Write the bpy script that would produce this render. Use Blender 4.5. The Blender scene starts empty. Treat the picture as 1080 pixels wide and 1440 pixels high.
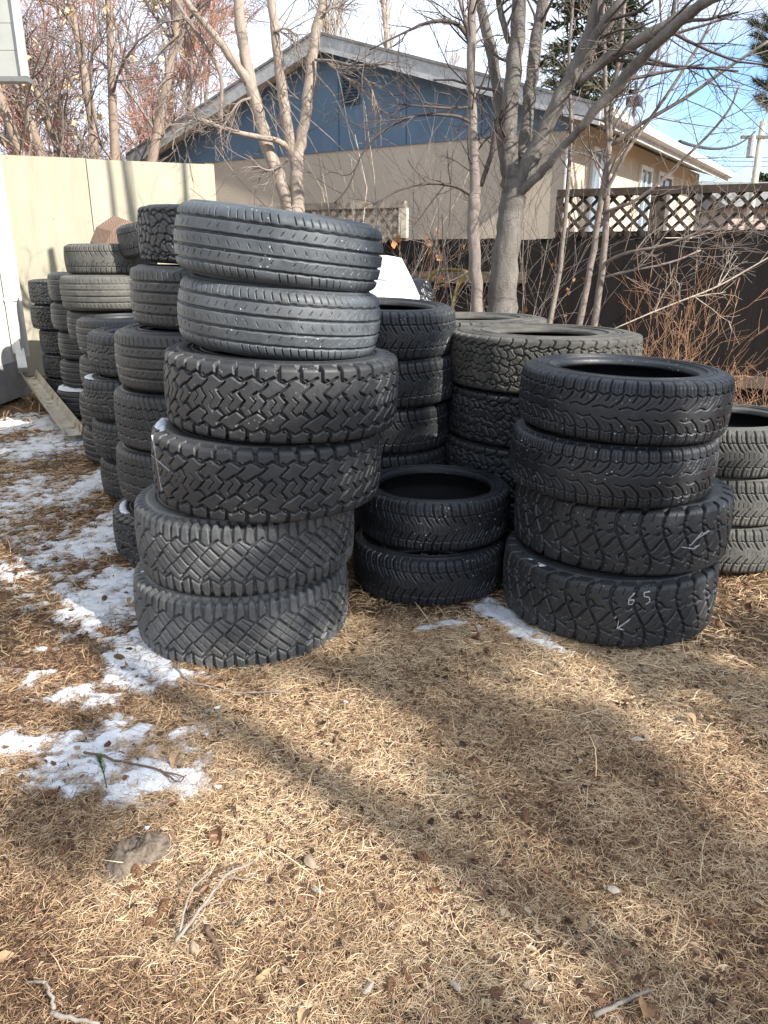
import bpy, math, random
import numpy as np
from mathutils import Matrix, Vector
R_ = math.radians
rng = np.random.default_rng(7)
random.seed(7)
SC = bpy.context.scene
COL = SC.collection
PI = math.pi

# ------------------------------------------------------------------ camera model
F = 1060.0; PITCH = math.atan((720-365)/F); H = 1.27
def ray(u, v):
    x = (u-540)/F; y = (720-v)/F
    return np.array([x, math.cos(PITCH)+y*math.sin(PITCH), -math.sin(PITCH)+y*math.cos(PITCH)])
def pt(u, v, Y):                       # the point seen at photo pixel u,v whose forward distance is Y
    r = ray(u, v); return np.array([0, 0, H])+r*(Y/r[1])
def gp(u, v, z=0.0):                   # the ground point seen at photo pixel u,v
    r = ray(u, v); return np.array([0, 0, H])+r*((z-H)/r[2])
cam = bpy.data.cameras.new('camera'); co = bpy.data.objects.new('camera', cam); COL.objects.link(co)
cam.sensor_fit = 'VERTICAL'; cam.sensor_height = 24; cam.lens = F/1440*24
cam.clip_start = 0.05; cam.clip_end = 2000
co.location = (0, 0, H); co.rotation_euler = (PI/2-PITCH, 0, 0); SC.camera = co

# ------------------------------------------------------------------ mesh helpers
def mesh_np(name, V, Fq, mat=None, smooth=False, attrs=None):
    """V (n,3); Fq list of index arrays (m,3)/(m,4)"""
    me = bpy.data.meshes.new(name)
    if not isinstance(Fq, list) or np.ndim(Fq[0]) != 2: Fq = [np.asarray(Fq)]
    Fq = [np.asarray(f, dtype=np.int32) for f in Fq if len(f)]
    V = np.asarray(V, dtype=np.float32)
    me.vertices.add(len(V)); me.vertices.foreach_set('co', V.ravel())
    nl = sum(f.size for f in Fq); npoly = sum(len(f) for f in Fq)
    me.loops.add(nl); me.polygons.add(npoly)
    me.loops.foreach_set('vertex_index', np.concatenate([f.ravel() for f in Fq]))
    tot = np.concatenate([np.full(len(f), f.shape[1], dtype=np.int32) for f in Fq])
    st = np.concatenate([[0], np.cumsum(tot)[:-1]]).astype(np.int32)
    me.polygons.foreach_set('loop_start', st); me.polygons.foreach_set('loop_total', tot)
    me.polygons.foreach_set('use_smooth', np.full(npoly, bool(smooth)))
    for k, a in (attrs or {}).items():
        at = me.attributes.new(k, 'FLOAT', 'POINT'); at.data.foreach_set('value', np.asarray(a, dtype=np.float32).ravel())
    me.update(calc_edges=True); me.validate()
    if mat: me.materials.append(mat)
    return me

def link(name, me, parent=None, loc=None):
    o = bpy.data.objects.new(name, me); COL.objects.link(o)
    if parent is not None: o.parent = parent
    if loc is not None: o.location = loc
    return o
def tag(o, label=None, cat=None, group=None, kind=None):
    if label: o['label'] = label
    if cat: o['category'] = cat
    if group: o['group'] = group
    if kind: o['kind'] = kind
    return o
def thing(name, label, cat, loc=(0, 0, 0), group=None):
    o = bpy.data.objects.new(name, None); COL.objects.link(o); o.location = loc
    o.empty_display_size = .1
    return tag(o, label, cat, group)

class MB:
    """collects shapes; build() links them as one mesh object"""
    def __init__(s): s.V = []; s.F3 = []; s.F4 = []; s.n = 0; s.A = []
    def add(s, V, F4=None, F3=None, a=0.0):
        V = np.asarray(V, float)
        if F4 is not None and len(F4): s.F4.append(np.asarray(F4)+s.n)
        if F3 is not None and len(F3): s.F3.append(np.asarray(F3)+s.n)
        s.V.append(V); s.A.append(np.full(len(V), a) if np.isscalar(a) else a); s.n += len(V)
    def box(s, c0, c1, M=None, a=0.0):
        x0, y0, z0 = c0; x1, y1, z1 = c1
        V = np.array([[x0,y0,z0],[x1,y0,z0],[x1,y1,z0],[x0,y1,z0],[x0,y0,z1],[x1,y0,z1],[x1,y1,z1],[x0,y1,z1]], float)
        if M is not None: V = V@M[0].T+M[1]
        s.add(V, [[0,3,2,1],[4,5,6,7],[0,1,5,4],[1,2,6,5],[2,3,7,6],[3,0,4,7]], a=a)
    def beam(s, p, q, w, t, up=(0, 0, 1), a=0.0):
        """bar from p to q, w across, t along up"""
        p = np.asarray(p, float); q = np.asarray(q, float); d = q-p; L = np.linalg.norm(d); d /= L
        up = np.asarray(up, float); sd = np.cross(d, up); sd /= np.linalg.norm(sd); u2 = np.cross(sd, d)
        s.box((0, -w/2, -t/2), (L, w/2, t/2), (np.stack([d, sd, u2], 1), p), a)
    def prism(s, poly, ex, a=0.0):
        """3-D polygon extruded by the vector ex (convex)"""
        P = np.asarray(poly, float); n = len(P); V = np.concatenate([P, P+np.asarray(ex, float)])
        F4 = [[i, (i+1) % n, n+(i+1) % n, n+i] for i in range(n)]
        F3 = [[0, i+1, i] for i in range(1, n-1)]+[[n, n+i, n+i+1] for i in range(1, n-1)]
        s.add(V, F4, F3, a)
    def tube(s, P, r, n=6, a=0.0, cap=True):
        P = np.asarray(P, float); k = len(P); r = np.broadcast_to(np.asarray(r, float), (k,))
        T = np.empty_like(P); T[1:-1] = P[2:]-P[:-2]; T[0] = P[1]-P[0]; T[-1] = P[-1]-P[-2]
        T /= np.linalg.norm(T, axis=1)[:, None]+1e-12
        m = np.abs(T.mean(0)); ref = np.zeros(3); ref[int(np.argmin(m))] = 1
        A = np.cross(T, ref); A /= np.linalg.norm(A, axis=1)[:, None]+1e-12; B = np.cross(T, A)
        th = np.arange(n)*2*PI/n
        V = P[:, None]+r[:, None, None]*(np.cos(th)[None, :, None]*A[:, None]+np.sin(th)[None, :, None]*B[:, None])
        i = np.arange(k-1)[:, None]*n; j = np.arange(n)[None]; j2 = (j+1) % n
        F4 = np.stack([i+j, i+j2, i+n+j2, i+n+j], -1).reshape(-1, 4)
        V = V.reshape(-1, 3); F3 = None
        if cap and n > 3:
            V = np.concatenate([V, P[:1], P[-1:]]); c0 = k*n
            F3 = [[c0, (q+1) % n, q] for q in range(n)]+[[c0+1, (k-1)*n+q, (k-1)*n+(q+1) % n] for q in range(n)]
        s.add(V, F4, F3, a)
    def build(s, name, mat, parent=None, smooth=False, base=None, attr=None):
        V = np.concatenate(s.V)
        if base is None: base = np.array(parent.location) if parent is not None else np.zeros(3)
        base = np.asarray(base, float)
        fs = []
        if s.F4: fs.append(np.concatenate(s.F4))
        if s.F3: fs.append(np.concatenate(s.F3))
        me = mesh_np(name, V-base, fs, mat, smooth, {attr: np.concatenate(s.A)} if attr else None)
        o = link(name, me, parent)
        if parent is None: o.location = base
        return o

def h2(i, j, sd=0):
    n = (i.astype(np.int64)*374761393+j.astype(np.int64)*668265263+sd*1274126177) & 0x7fffffff
    n = ((n ^ (n >> 13))*1274126177) & 0x7fffffff
    n = ((n ^ (n >> 16))*668265263) & 0x7fffffff
    return (n % 100003)/100003.0
def vnoise(x, y, sd=0):
    x = np.asarray(x, float); y = np.asarray(y, float)
    i = np.floor(x).astype(int); j = np.floor(y).astype(int); f = x-i; g = y-j
    f = f*f*(3-2*f); g = g*g*(3-2*g)
    return (h2(i, j, sd)*(1-f)+h2(i+1, j, sd)*f)*(1-g)+(h2(i, j+1, sd)*(1-f)+h2(i+1, j+1, sd)*f)*g
def fbm(x, y, sd=0, o=4):
    t = 0; a = .5; s = 0
    for k in range(o):
        t = t+a*vnoise(x*2**k, y*2**k, sd+k); s += a; a *= .5
    return t/s
def sstep(a, b, x):
    t = np.clip((x-a)/(b-a), 0, 1); return t*t*(3-2*t)

# ------------------------------------------------------------------ materials
class Mat:
    def __init__(s, name, rough=.8, spec=.3):
        s.m = bpy.data.materials.new(name); s.m.use_nodes = True
        s.t = s.m.node_tree; s.N = s.t.nodes; s.L = s.t.links
        s.b = s.N['Principled BSDF']; s.b.inputs['Roughness'].default_value = rough
        s.b.inputs['Specular IOR Level'].default_value = spec
        s.tc = s.N.new('ShaderNodeTexCoord')
    def mapp(s, scale=(1, 1, 1), kind='Object'):
        n = s.N.new('ShaderNodeMapping'); n.inputs['Scale'].default_value = scale
        s.L.new(s.tc.outputs[kind], n.inputs['Vector']); return n.outputs[0]
    def noise(s, scale, detail=4, vec=None, rough=.55, dist=0):
        n = s.N.new('ShaderNodeTexNoise'); n.inputs['Scale'].default_value = scale
        n.inputs['Detail'].default_value = detail; n.inputs['Roughness'].default_value = rough
        n.inputs['Distortion'].default_value = dist
        s.L.new(vec if vec is not None else s.tc.outputs['Object'], n.inputs['Vector']); return n.outputs['Fac']
    def voro(s, scale, vec=None, out='Distance', feature='F1'):
        n = s.N.new('ShaderNodeTexVoronoi'); n.inputs['Scale'].default_value = scale; n.feature = feature
        s.L.new(vec if vec is not None else s.tc.outputs['Object'], n.inputs['Vector']); return n.outputs[out]
    def attr(s, name):
        n = s.N.new('ShaderNodeAttribute'); n.attribute_name = name; return n.outputs['Fac']
    def ramp(s, fac, stops, interp='LINEAR'):
        n = s.N.new('ShaderNodeValToRGB'); cr = n.color_ramp; cr.interpolation = interp
        while len(cr.elements) < len(stops): cr.elements.new(.5)
        for e, (p, c) in zip(cr.elements, stops):
            e.position = p; e.color = (c, c, c, 1) if np.isscalar(c) else (*c, 1)
        s.L.new(fac, n.inputs[0]); return n.outputs[0]
    def mix(s, fac, a, b, mode='MIX'):
        n = s.N.new('ShaderNodeMix'); n.data_type = 'RGBA'; n.blend_type = mode
        for v, i in ((fac, n.inputs[0]), (a, n.inputs[6]), (b, n.inputs[7])):
            if hasattr(v, 'is_linked'): s.L.new(v, i)
            elif np.isscalar(v): i.default_value = v
            else: i.default_value = (*v, 1)
        return n.outputs[2]
    def math(s, op, a, b=0.0):
        n = s.N.new('ShaderNodeMath'); n.operation = op
        for v, i in ((a, n.inputs[0]), (b, n.inputs[1])):
            if hasattr(v, 'is_linked'): s.L.new(v, i)
            else: i.default_value = v
        return n.outputs[0]
    def col(s, c):
        if hasattr(c, 'is_linked'): s.L.new(c, s.b.inputs['Base Color'])
        else: s.b.inputs['Base Color'].default_value = (*c, 1)
    def rough(s, c): s.L.new(c, s.b.inputs['Roughness'])
    def bump(s, h, dist=.01, st=1.0):
        n = s.N.new('ShaderNodeBump'); n.inputs['Distance'].default_value = dist; n.inputs['Strength'].default_value = st
        s.L.new(h, n.inputs['Height']); s.L.new(n.outputs[0], s.b.inputs['Normal'])

def rubber(name, base=(.022, .023, .026), dust=(.13, .125, .115), amt=.35, speck=.0, edge=.35, rough=.62):
    m = Mat(name, rough, .45)
    oi = m.N.new('ShaderNodeObjectInfo')
    va = m.N.new('ShaderNodeVectorMath'); va.operation = 'ADD'
    sc = m.N.new('ShaderNodeVectorMath'); sc.operation = 'SCALE'; sc.inputs['Scale'].default_value = 13.0
    cb = m.N.new('ShaderNodeCombineXYZ'); m.L.new(oi.outputs['Random'], cb.inputs[0]); m.L.new(oi.outputs['Random'], cb.inputs[1])
    m.L.new(cb.outputs[0], sc.inputs[0]); m.L.new(m.tc.outputs['Object'], va.inputs[0]); m.L.new(sc.outputs[0], va.inputs[1])
    v = va.outputs[0]
    n1 = m.noise(5, 6, v, .65); n2 = m.noise(60, 4, v, .7); n3 = m.noise(900, 2, v)
    d = m.math('MULTIPLY', m.ramp(n1, [(.3, 0), (.72, 1)]), m.ramp(n2, [(.25, .35), (.75, 1)]))
    d = m.math('MULTIPLY', d, amt)
    e = m.math('MULTIPLY', m.attr('edge'), edge)
    e = m.math('MULTIPLY', e, m.ramp(m.noise(9, 3, v), [(.35, .1), (.65, 1)]))
    d = m.math('MAXIMUM', d, e)
    c = m.mix(d, base, dust)
    dm = m.math('MULTIPLY', m.ramp(m.noise(3.5, 5, v, .6), [(.52, 0), (.7, 1)]), m.ramp(m.noise(140, 3, v, .6), [(.4, .1), (.65, .55)]))
    c = m.mix(m.math('MULTIPLY', dm, .55), c, (.10, .078, .056))
    if speck:
        s = m.voro(55, v); w = m.N.new('ShaderNodeTexWhiteNoise')
        sp = m.ramp(s, [(.10, 1), (.16, 0)])
        sp = m.math('MULTIPLY', sp, m.ramp(m.noise(11, 2, v), [(.5, 0), (.62, 1)]))
        c = m.mix(m.math('MULTIPLY', sp, speck), c, (.55, .55, .53))
    m.col(c)
    m.rough(m.ramp(n2, [(.3, rough-.1), (.7, rough+.18)]))
    m.bump(m.math('ADD', m.math('MULTIPLY', n2, .8), m.math('MULTIPLY', n3, .3)), .0012, .7)
    return m.m

def bark(name, c1, c2, scale=14, bump=.006):
    m = Mat(name, .85, .2)
    v = m.mapp((1, 1, .35)); n = m.noise(scale, 6, v, .7); n2 = m.noise(scale*6, 4, m.mapp((1, 1, 1.6)), .6); n3 = m.noise(2.2, 3)
    c = m.mix(m.ramp(n, [(.3, 0), (.7, 1)]), c1, c2)
    c = m.mix(m.ramp(n2, [(.56, 0), (.72, .55)]), c, tuple(x*.35 for x in c1))
    c = m.mix(m.ramp(n3, [(.5, 0), (.75, .45)]), c, tuple(x*.55 for x in c2))
    m.col(c); m.bump(m.math('ADD', n, m.math('MULTIPLY', n2, .6)), bump, .8)
    return m.m
def plain(name, c, rough=.8, var=.25, scale=8, bump=0, spec=.3, bscale=60):
    m = Mat(name, rough, spec); n = m.noise(scale, 5, None, .65)
    m.col(m.mix(m.ramp(n, [(.3, 0), (.7, 1)]), tuple(x*(1-var) for x in c), tuple(min(1, x*(1+var)) for x in c)))
    if bump: m.bump(m.noise(bscale, 4), bump, .8)
    return m.m

M = {}
M['rub_worn'] = rubber('worn_black_rubber', (.034, .041, .048), (.19, .21, .23), .60, .85, .30, .46)
M['rub_mt'] = rubber('mud_tyre_rubber', (.017, .0185, .021), (.13, .135, .14), .30, .4, .70, .48)
M['rub_grey'] = rubber('grey_scuffed_rubber', (.034, .038, .042), (.27, .27, .265), .8, .4, .8, .52)
M['rub_black'] = rubber('black_rubber', (.010, .0115, .015), (.080, .090, .105), .32, .75, .7, .42)
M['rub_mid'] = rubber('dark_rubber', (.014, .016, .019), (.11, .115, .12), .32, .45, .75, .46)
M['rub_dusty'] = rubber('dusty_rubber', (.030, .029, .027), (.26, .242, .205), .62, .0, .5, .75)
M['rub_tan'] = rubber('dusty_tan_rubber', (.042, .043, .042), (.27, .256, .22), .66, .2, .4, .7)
M['rub_inner'] = plain('inner_liner_rubber', (.012, .012, .013), .7)
M['chalk'] = plain('chalk_mark', (.40, .40, .40), .9, .3, 90)
M['snow'] = None

# ------------------------------------------------------------------ tyres
def saw(x, P): return ((x/P+.5) % 1-.5)*P
def tri(x): return 4*np.abs((x+.25) % 1-.5)-1
def gro(d, h): return 1-sstep(h*.72, h*1.28, np.abs(d))
def box_(x, a, b, f=.004): return sstep(a-f, a+f, x)*(1-sstep(b-f, b+f, x))
def voronoi_edge(s, q, L, cs, sd, jit=.75, asp=1.0):
    n = int(round(L/cs)); cw = L/n; ch = cs*asp
    i = np.floor(s/cw).astype(int); j = np.floor(q/ch).astype(int)
    d1 = np.full(s.shape, 9.); d2 = np.full(s.shape, 9.)
    for di in (-1, 0, 1):
        for dj in (-2, -1, 0, 1, 2):
            ii = i+di; jj = j+dj; im = ii % n
            px = (ii+.5+jit*(h2(im, jj, sd)-.5)+.5*(jj % 2))*cw; py = (jj+.5+jit*(h2(im, jj, sd+9)-.5))*ch
            d = np.hypot(s-px, q-py)
            new2 = np.minimum(d2, np.maximum(d1, d)); d1 = np.minimum(d1, d); d2 = new2
    return d2-d1
mx = np.maximum
def p_rib(s, q, L, Q):
    d = np.zeros_like(s); aq = np.abs(q)
    for q0 in (-.064, -.024, .020, .062): d = mx(d, gro(q-q0-.0005*tri(s/.05), .0036))
    P = L/84; hh = h2(np.floor(s/P+.5).astype(int), np.sign(q).astype(int), 3)
    d = mx(d, .8*gro(saw(s+.25*q, P), .0015)*box_(aq, .070, .100)*(hh > .12))
    P2 = L/64
    d = mx(d, .6*gro(saw(s-.7*q, P2), .0011)*box_(aq, .034, .046)*(h2(np.floor((s-.7*q)/P2+.5).astype(int), np.sign(q).astype(int), 4) > .25))
    d = mx(d, .45*gro(saw(s+.6*q, P2), .0010)*box_(q, -.010, .002))
    return d, .0085
def p_chev(s, q, L, Q):
    P = L/38; aq = np.abs(q)
    z = tri(q/.052)*.013+.003*np.sin(q/.013)+.0025*np.sin(s*31)
    d = gro(saw(s+z, P), .0044)*(aq < .082)
    d = mx(d, gro(saw(s+z+P/2, P), .0022)*box_(aq, .0, .028)*.8)
    d = mx(d, gro(q-(.030+.011*tri(s/P)), .0038)*(h2(np.floor(s/P*2).astype(int), np.zeros_like(s, int), 5) > .25))
    d = mx(d, gro(q+(.030+.011*tri(s/P+.5)), .0038)*(h2(np.floor(s/P*2).astype(int), np.zeros_like(s, int), 6) > .25))
    e1 = .077+.009*tri(s/P+.25)
    d = mx(d, gro(aq-e1, .0042))
    wd = .0062+.06*np.clip(aq-.088, 0, .1)
    d = mx(d, gro(saw(s+P*.25*np.sign(q)+.10*(aq-.08), P), wd)*sstep(e1-.004, e1+.003, aq))
    return d, .012
def p_diam(s, q, L, Q):
    P = L/34; aq = np.abs(q); k = P/.074
    d = gro(saw(s+q*k, P)*.72, .0042)
    d = mx(d, gro(saw(s-q*k+P*.5, P)*.72, .0042)*(((np.floor((s+q*k)/P)+np.floor((s-q*k+P*.5)/P)) % 3) != 0))
    d = mx(d, .6*gro(saw(s+q*k+P*.5, P)*.72, .0011))
    d = d*(aq < .064+.012*tri(s/P*1.0))
    e1 = .066+.012*tri(s/P+.1)
    d = mx(d, gro(aq-e1, .0044))
    P2 = P/1.0
    wd = .0056+.12*np.clip(aq-.085, 0, .06)
    d = mx(d, gro(saw(s+.012*np.sign(q), P2/1.0), wd)*sstep(e1-.003, e1+.003, aq))
    d = mx(d, gro(saw(s+P2*.5+.012*np.sign(q), P2)-.0*aq, wd*.8)*sstep(e1-.003, e1+.003, aq))
    d = mx(d, .5*gro(saw(s+P2*.25, P2*.5), .0008)*box_(aq, .082, .1))
    return d, .011
def p_winter(s, q, L, Q):
    P = L/56; aq = np.abs(q); sg = np.sign(q)
    c = s+sg*P*.25+.040*(np.clip(.058-aq, 0, 1)/.045)**1.8
    k = np.floor(c/P+.5).astype(int) % 2
    d = gro(saw(c, P), .0030)*sstep(np.where(k == 0, .012, .034), np.where(k == 0, .016, .038), aq)
    seg = h2(np.floor((s+sg*P*.25)/P+.5).astype(int), np.zeros_like(s, int), 8)
    d = mx(d, gro(aq-.060-.004*tri(s/P), .0022))
    e2 = .015+.005*np.sin(2*PI*s/(2*P)+sg)
    d = mx(d, gro(aq-e2, .0020)*(np.sin(2*PI*s/(2*P)+1.2*sg) > -.3))
    d = mx(d, .5*gro(saw(s+.0012*tri(q/.006), P/3), .0009)*box_(aq, .064, .098))
    d = mx(d, .35*gro(saw(c+P*.5, P), .0009)*box_(aq, .03, .056))
    return d, .0085
def p_curve(s, q, L, Q):
    P = L/32; aq = np.abs(q); sg = np.sign(q)
    c = s+.026*np.sin(q/.046)
    d = gro(saw(c, P), .0050+.07*np.clip(aq-.07, 0, .1))
    c2 = s-1.0*q+P*.5+.004*np.sin(q/.01)
    d = mx(d, gro(saw(c2, P)*.75, .0042)*(aq < .044))
    kk = h2(np.floor(c/P).astype(int), sg.astype(int), 12)
    e = .046+.012*np.sin(2*PI*(c/P)+sg)+.004*tri(s/P*2)
    d = mx(d, gro(aq-e, .0044)*(((c/P+.5*kk) % 1) < .72))
    e1 = .076+.008*np.sin(2*PI*c/P)
    d = mx(d, gro(aq-e1, .003)*(((c/P+.3) % 1) < .45))
    d = mx(d, .6*gro(saw(c+P*.5, P), .0011)*box_(aq, .082, .112))
    d = mx(d, .5*gro(saw(c2+P*.5, P), .0010)*(aq < .036))
    return d, .011
def p_vee(s, q, L, Q):
    P = L/56; aq = np.abs(q)
    c = s-.042*(np.clip(.075-aq, 0, 1)/.075)**1.7
    d = gro(saw(c, P), .0030+.010*np.clip(aq-.03, 0, .05))*sstep(.010+.012*(np.floor(c/P+.5) % 2), .016+.012*(np.floor(c/P+.5) % 2), aq)
    d = mx(d, gro(aq-.050-.003*tri(s/P), .0018))
    d = mx(d, .5*gro(saw(c+P*.5, P), .0009)*box_(aq, .02, .09))
    d = mx(d, .35*gro(saw(s, P/2.0), .0008)*(aq < .012))
    return d, .0085
def p_ribat(s, q, L, Q):
    P = L/84; aq = np.abs(q)
    d = np.zeros_like(s)
    for q0 in (-.064, -.024, .022, .062): d = mx(d, gro(q-q0-.0045*tri(s/P/2), .0026))
    d = mx(d, .8*gro(saw(s+.35*q+.003*tri(q/.014), P), .0017))
    d = mx(d, .4*gro(saw(s+.35*q+P*.5, P), .0008)*(aq < .06))
    return d, .006
def p_puz(s, q, L, Q):
    aq = np.abs(q)
    w = .007*np.sin(s/.02)+.006*np.sin(q/.011+s/.05)
    v = voronoi_edge(s+.008*np.sin(q/.009), q+w*.9, L, .040, 77, .38, .9)
    d = (1-sstep(.0045, .0075, v))*(aq < .084)
    P = L/46
    d = mx(d, gro(aq-.082-.006*tri(s/P), .003))
    d = mx(d, gro(saw(s+.006*np.sin(q/.01), P), .0045)*(aq > .08))
    d = mx(d, .5*gro(saw(s+q+.003*tri(q/.008), P/2), .0009)*(aq < .08))
    return d, .010
PAT = dict(rib=p_rib, chev=p_chev, diam=p_diam, winter=p_winter, curve=p_curve, vee=p_vee, ribat=p_ribat, puz=p_puz)

def tread_mesh(pat, R, w, rs, crown, ext, Nu, Nv, mat):
    """one tread band: crown, rounded shoulders and the lugs that wrap over them"""
    hw = w/2-.008
    prof = [(R-crown*(z/(hw-rs))**2, z) for z in np.linspace(0, hw-rs, 30)]
    r0 = prof[-1][0]; z0 = prof[-1][1]
    prof += [(r0-rs+rs*math.cos(a), z0+rs*math.sin(a)) for a in np.linspace(0, PI/2*.97, 16)[1:]]
    prof += [(prof[-1][0]-ext, prof[-1][1]+.003)]
    prof = np.array(prof); prof = np.concatenate([prof[:0:-1]*[1, -1], prof])
    seg = np.concatenate([[0], np.cumsum(np.hypot(*np.diff(prof, axis=0).T))]); Q = seg[-1]/2
    q = np.linspace(0, seg[-1], Nv)
    r = np.interp(q, seg, prof[:, 0]); z = np.interp(q, seg, prof[:, 1]); q = q-Q
    tr = np.gradient(r); tz = np.gradient(z); ln = np.hypot(tr, tz); nr = tz/ln; nz = -tr/ln
    L = 2*PI*R; s = np.arange(Nu)*L/Nu
    S, QQ = np.meshgrid(s, q, indexing='ij')
    d, depth = PAT[pat](S, QQ, L, Q)
    depth *= 1.3
    fade = sstep(Q, Q-.007, np.abs(QQ))
    d = d*fade
    lump = .0012*(fbm(S*22, QQ*22+5, 3)-.5)*fade
    rr = r[None]-nr[None]*(d*depth-lump); zz = z[None]-nz[None]*(d*depth-lump)
    th = (S/R)
    V = np.stack([rr*np.cos(th), rr*np.sin(th), zz], -1).reshape(-1, 3)
    g = np.hypot(np.diff(d, axis=0, append=d[:1]), np.diff(d, axis=1, append=d[:, -1:]))
    edge = np.clip(g*1.6, 0, 1)*(d < .6)
    i = np.arange(Nu)[:, None]; j = np.arange(Nv-1)[None]; i2 = (i+1) % Nu
    F4 = np.stack([i*Nv+j, i2*Nv+j, i2*Nv+j+1, i*Nv+j+1], -1).reshape(-1, 4)
    me = mesh_np('tread', V, F4, mat, True, {'edge': edge.ravel()})
    return me, (r[-1], z[-1])
def lathe(prof, Nu, name, mat, rib=0):
    P = np.array(prof, float); k = len(P); th = np.arange(Nu)*2*PI/Nu
    r = P[:, 0][None]; z = np.repeat(P[:, 1][None], Nu, 0)
    V = np.stack([r*np.cos(th)[:, None], r*np.sin(th)[:, None], z], -1).reshape(-1, 3)
    i = np.arange(Nu)[:, None]; j = np.arange(k-1)[None]; i2 = (i+1) % Nu
    F4 = np.stack([i*k+j, i2*k+j, i2*k+j+1, i*k+j+1], -1).reshape(-1, 4)
    return mesh_np(name, V, F4, mat, True)
def smooth_prof(pts, n=4):
    P = np.array(pts, float); out = []
    Pp = np.concatenate([[2*P[0]-P[1]], P, [2*P[-1]-P[-2]]])
    for i in range(1, len(Pp)-2):
        for t in np.arange(n)/n:
            a, b, c, d = Pp[i-1:i+3]
            out.append(.5*((2*b)+(-a+c)*t+(2*a-5*b+4*c-d)*t*t+(-a+3*b-3*c+d)*t**3))
    out.append(P[-1]); return out
DES = {}
def design(key, pat, R, w, rim, mat, rs=.022, crown=.006, ext=.012, Nu=500, Nv=48, side=None):
    tm, (re, ze) = tread_mesh(pat, R, w, rs, crown, ext, Nu, Nv, M[mat])
    h = w/2; span = re-rim
    sp = smooth_prof([(re, ze), (re-.004, h-.002), (re-span*.12, h-.0005), (re-span*.3, h), (re-span*.31, h-.0025), (re-span*.40, h-.003), (re-span*.405, h-.0015), (re-span*.44, h-.0015), (re-span*.445, h-.0035), (re-span*.52, h-.004), (re-span*.62, h-.005), (re-span*.64, h-.002),
        (re-span*.68, h-.002), (re-span*.70, h-.008), (rim+span*.14, h-.013), (rim+span*.04, h-.014), (rim, h-.022), (rim-.001, h-.030), (rim+.004, h-.036)], 3)
    up = lathe(sp, 128, 'sidewall', M[side or mat])
    dn = lathe([(r, -z) for r, z in sp][::-1], 96, 'sidewall', M[side or mat])
    ip = smooth_prof([(rim+.004, h-.036), (rim+span*.3, h-.026), (rim+span*.7, h-.03), (re-.006, h-.06), (R-.022, 0)], 4)
    ip = ip+[(r, -z) for r, z in ip[::-1][1:]]
    inn = lathe(ip, 96, 'inner_liner', M['rub_inner'])
    DES[key] = (tm, up, dn, inn, R, w)
def tyre(key, x, y, z0, label, tilt=(0, 0), rz=None, group=None, w=None):
    """z0: height of the tyre's lower face; tilt (about x, about y) in degrees"""
    tm, up, dn, inn, R, w_ = DES[key]
    t = thing('tyre', label, 'tyre', (x, y, z0+w_/2), group)
    t.rotation_euler = (R_(tilt[0]), R_(tilt[1]), 0)
    a = rng.uniform(0, 2*PI) if rz is None else rz
    for n, me in (('tread', tm), ('sidewall', up), ('sidewall', dn), ('inner_liner', inn)):
        o = link(n, me, t); o.rotation_euler = (0, 0, a)
    return t
design('chev', 'chev', .40, .250, .235, 'rub_mt', .018, .006, .022, 1500, 120)
design('diam', 'diam', .395, .268, .235, 'rub_grey', .020, .007, .022, 1500, 120)
design('rib', 'rib', .338, .216, .235, 'rub_worn', .032, .008, .004, 1500, 110)
design('winter', 'winter', .368, .216, .245, 'rub_black', .024, .006, .01, 1500, 110)
design('curve', 'curve', .40, .250, .235, 'rub_mid', .020, .006, .024, 1500, 120)
design('veelow', 'vee', .322, .207, .238, 'rub_black', .022, .006, .006, 1300, 100)
design('veegrey', 'vee', .345, .217, .238, 'rub_mid', .022, .006, .006, 1100, 84)
design('veetan', 'vee', .325, .208, .225, 'rub_tan', .022, .006, .006, 1000, 84)
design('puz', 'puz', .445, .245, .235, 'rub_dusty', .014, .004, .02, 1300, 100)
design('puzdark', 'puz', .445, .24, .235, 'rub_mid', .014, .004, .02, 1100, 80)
design('puzs', 'puz', .37, .22, .215, 'rub_mid', .018, .005, .015, 900, 80)
design('ribs', 'rib', .375, .245, .23, 'rub_mid', .026, .006, .006, 900, 80)
design('ribat', 'ribat', .375, .245, .23, 'rub_mid', .024, .005, .008, 1000, 90)
design('oldrib', 'rib', .335, .232, .215, 'rub_mid', .03, .007, .005, 560, 50)
design('wint_s', 'winter', .335, .225, .215, 'rub_mid', .028, .006, .006, 560, 50)
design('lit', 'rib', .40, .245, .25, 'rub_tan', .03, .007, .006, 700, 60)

GA = 'tyres in the front left stack'; GB = 'tyres in the front right stack'
def stack(rows):
    for r in rows: tyre(*r[:5], **(r[5] if len(r) > 5 else {}))
A6 = tyre('diam', -.53, 2.61, -.052, 'bottom tyre of the tall front left stack, scuffed grey diamond blocks, beside snow', (0, 0), 4.4, GA)
A5 = tyre('diam', -.505, 2.63, .214, 'second tyre from the ground in the tall front left stack, scuffed grey diamond blocks', (.3, -.6), 4.9, GA)
A4 = tyre('chev', -.41, 2.61, .482, 'third tyre up in the tall front left stack, zigzag tread with chalk cross', (.6, 1.8), 1.0, GA)
A3 = tyre('chev', -.35, 2.63, .733, 'fourth tyre up in the front left stack, zigzag tread just below two smooth tyres', (.6, 2.8), 2.2, GA)
A2 = tyre('rib', -.35, 2.63, .984, 'lower of the two smooth worn ribbed tyres on the tall front left stack', (.5, 6.0), 1.0, GA)
A1 = tyre('rib', -.342, 2.63, 1.199, 'topmost tilted smooth ribbed tyre of the tall front left stack', (.5, 7.4), 3.0, GA)
B4 = tyre('curve', .87, 2.72, -.02, 'bottom tyre of the front right stack, mud tread chalked with 65', (0, 0), .2, GB)
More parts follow.
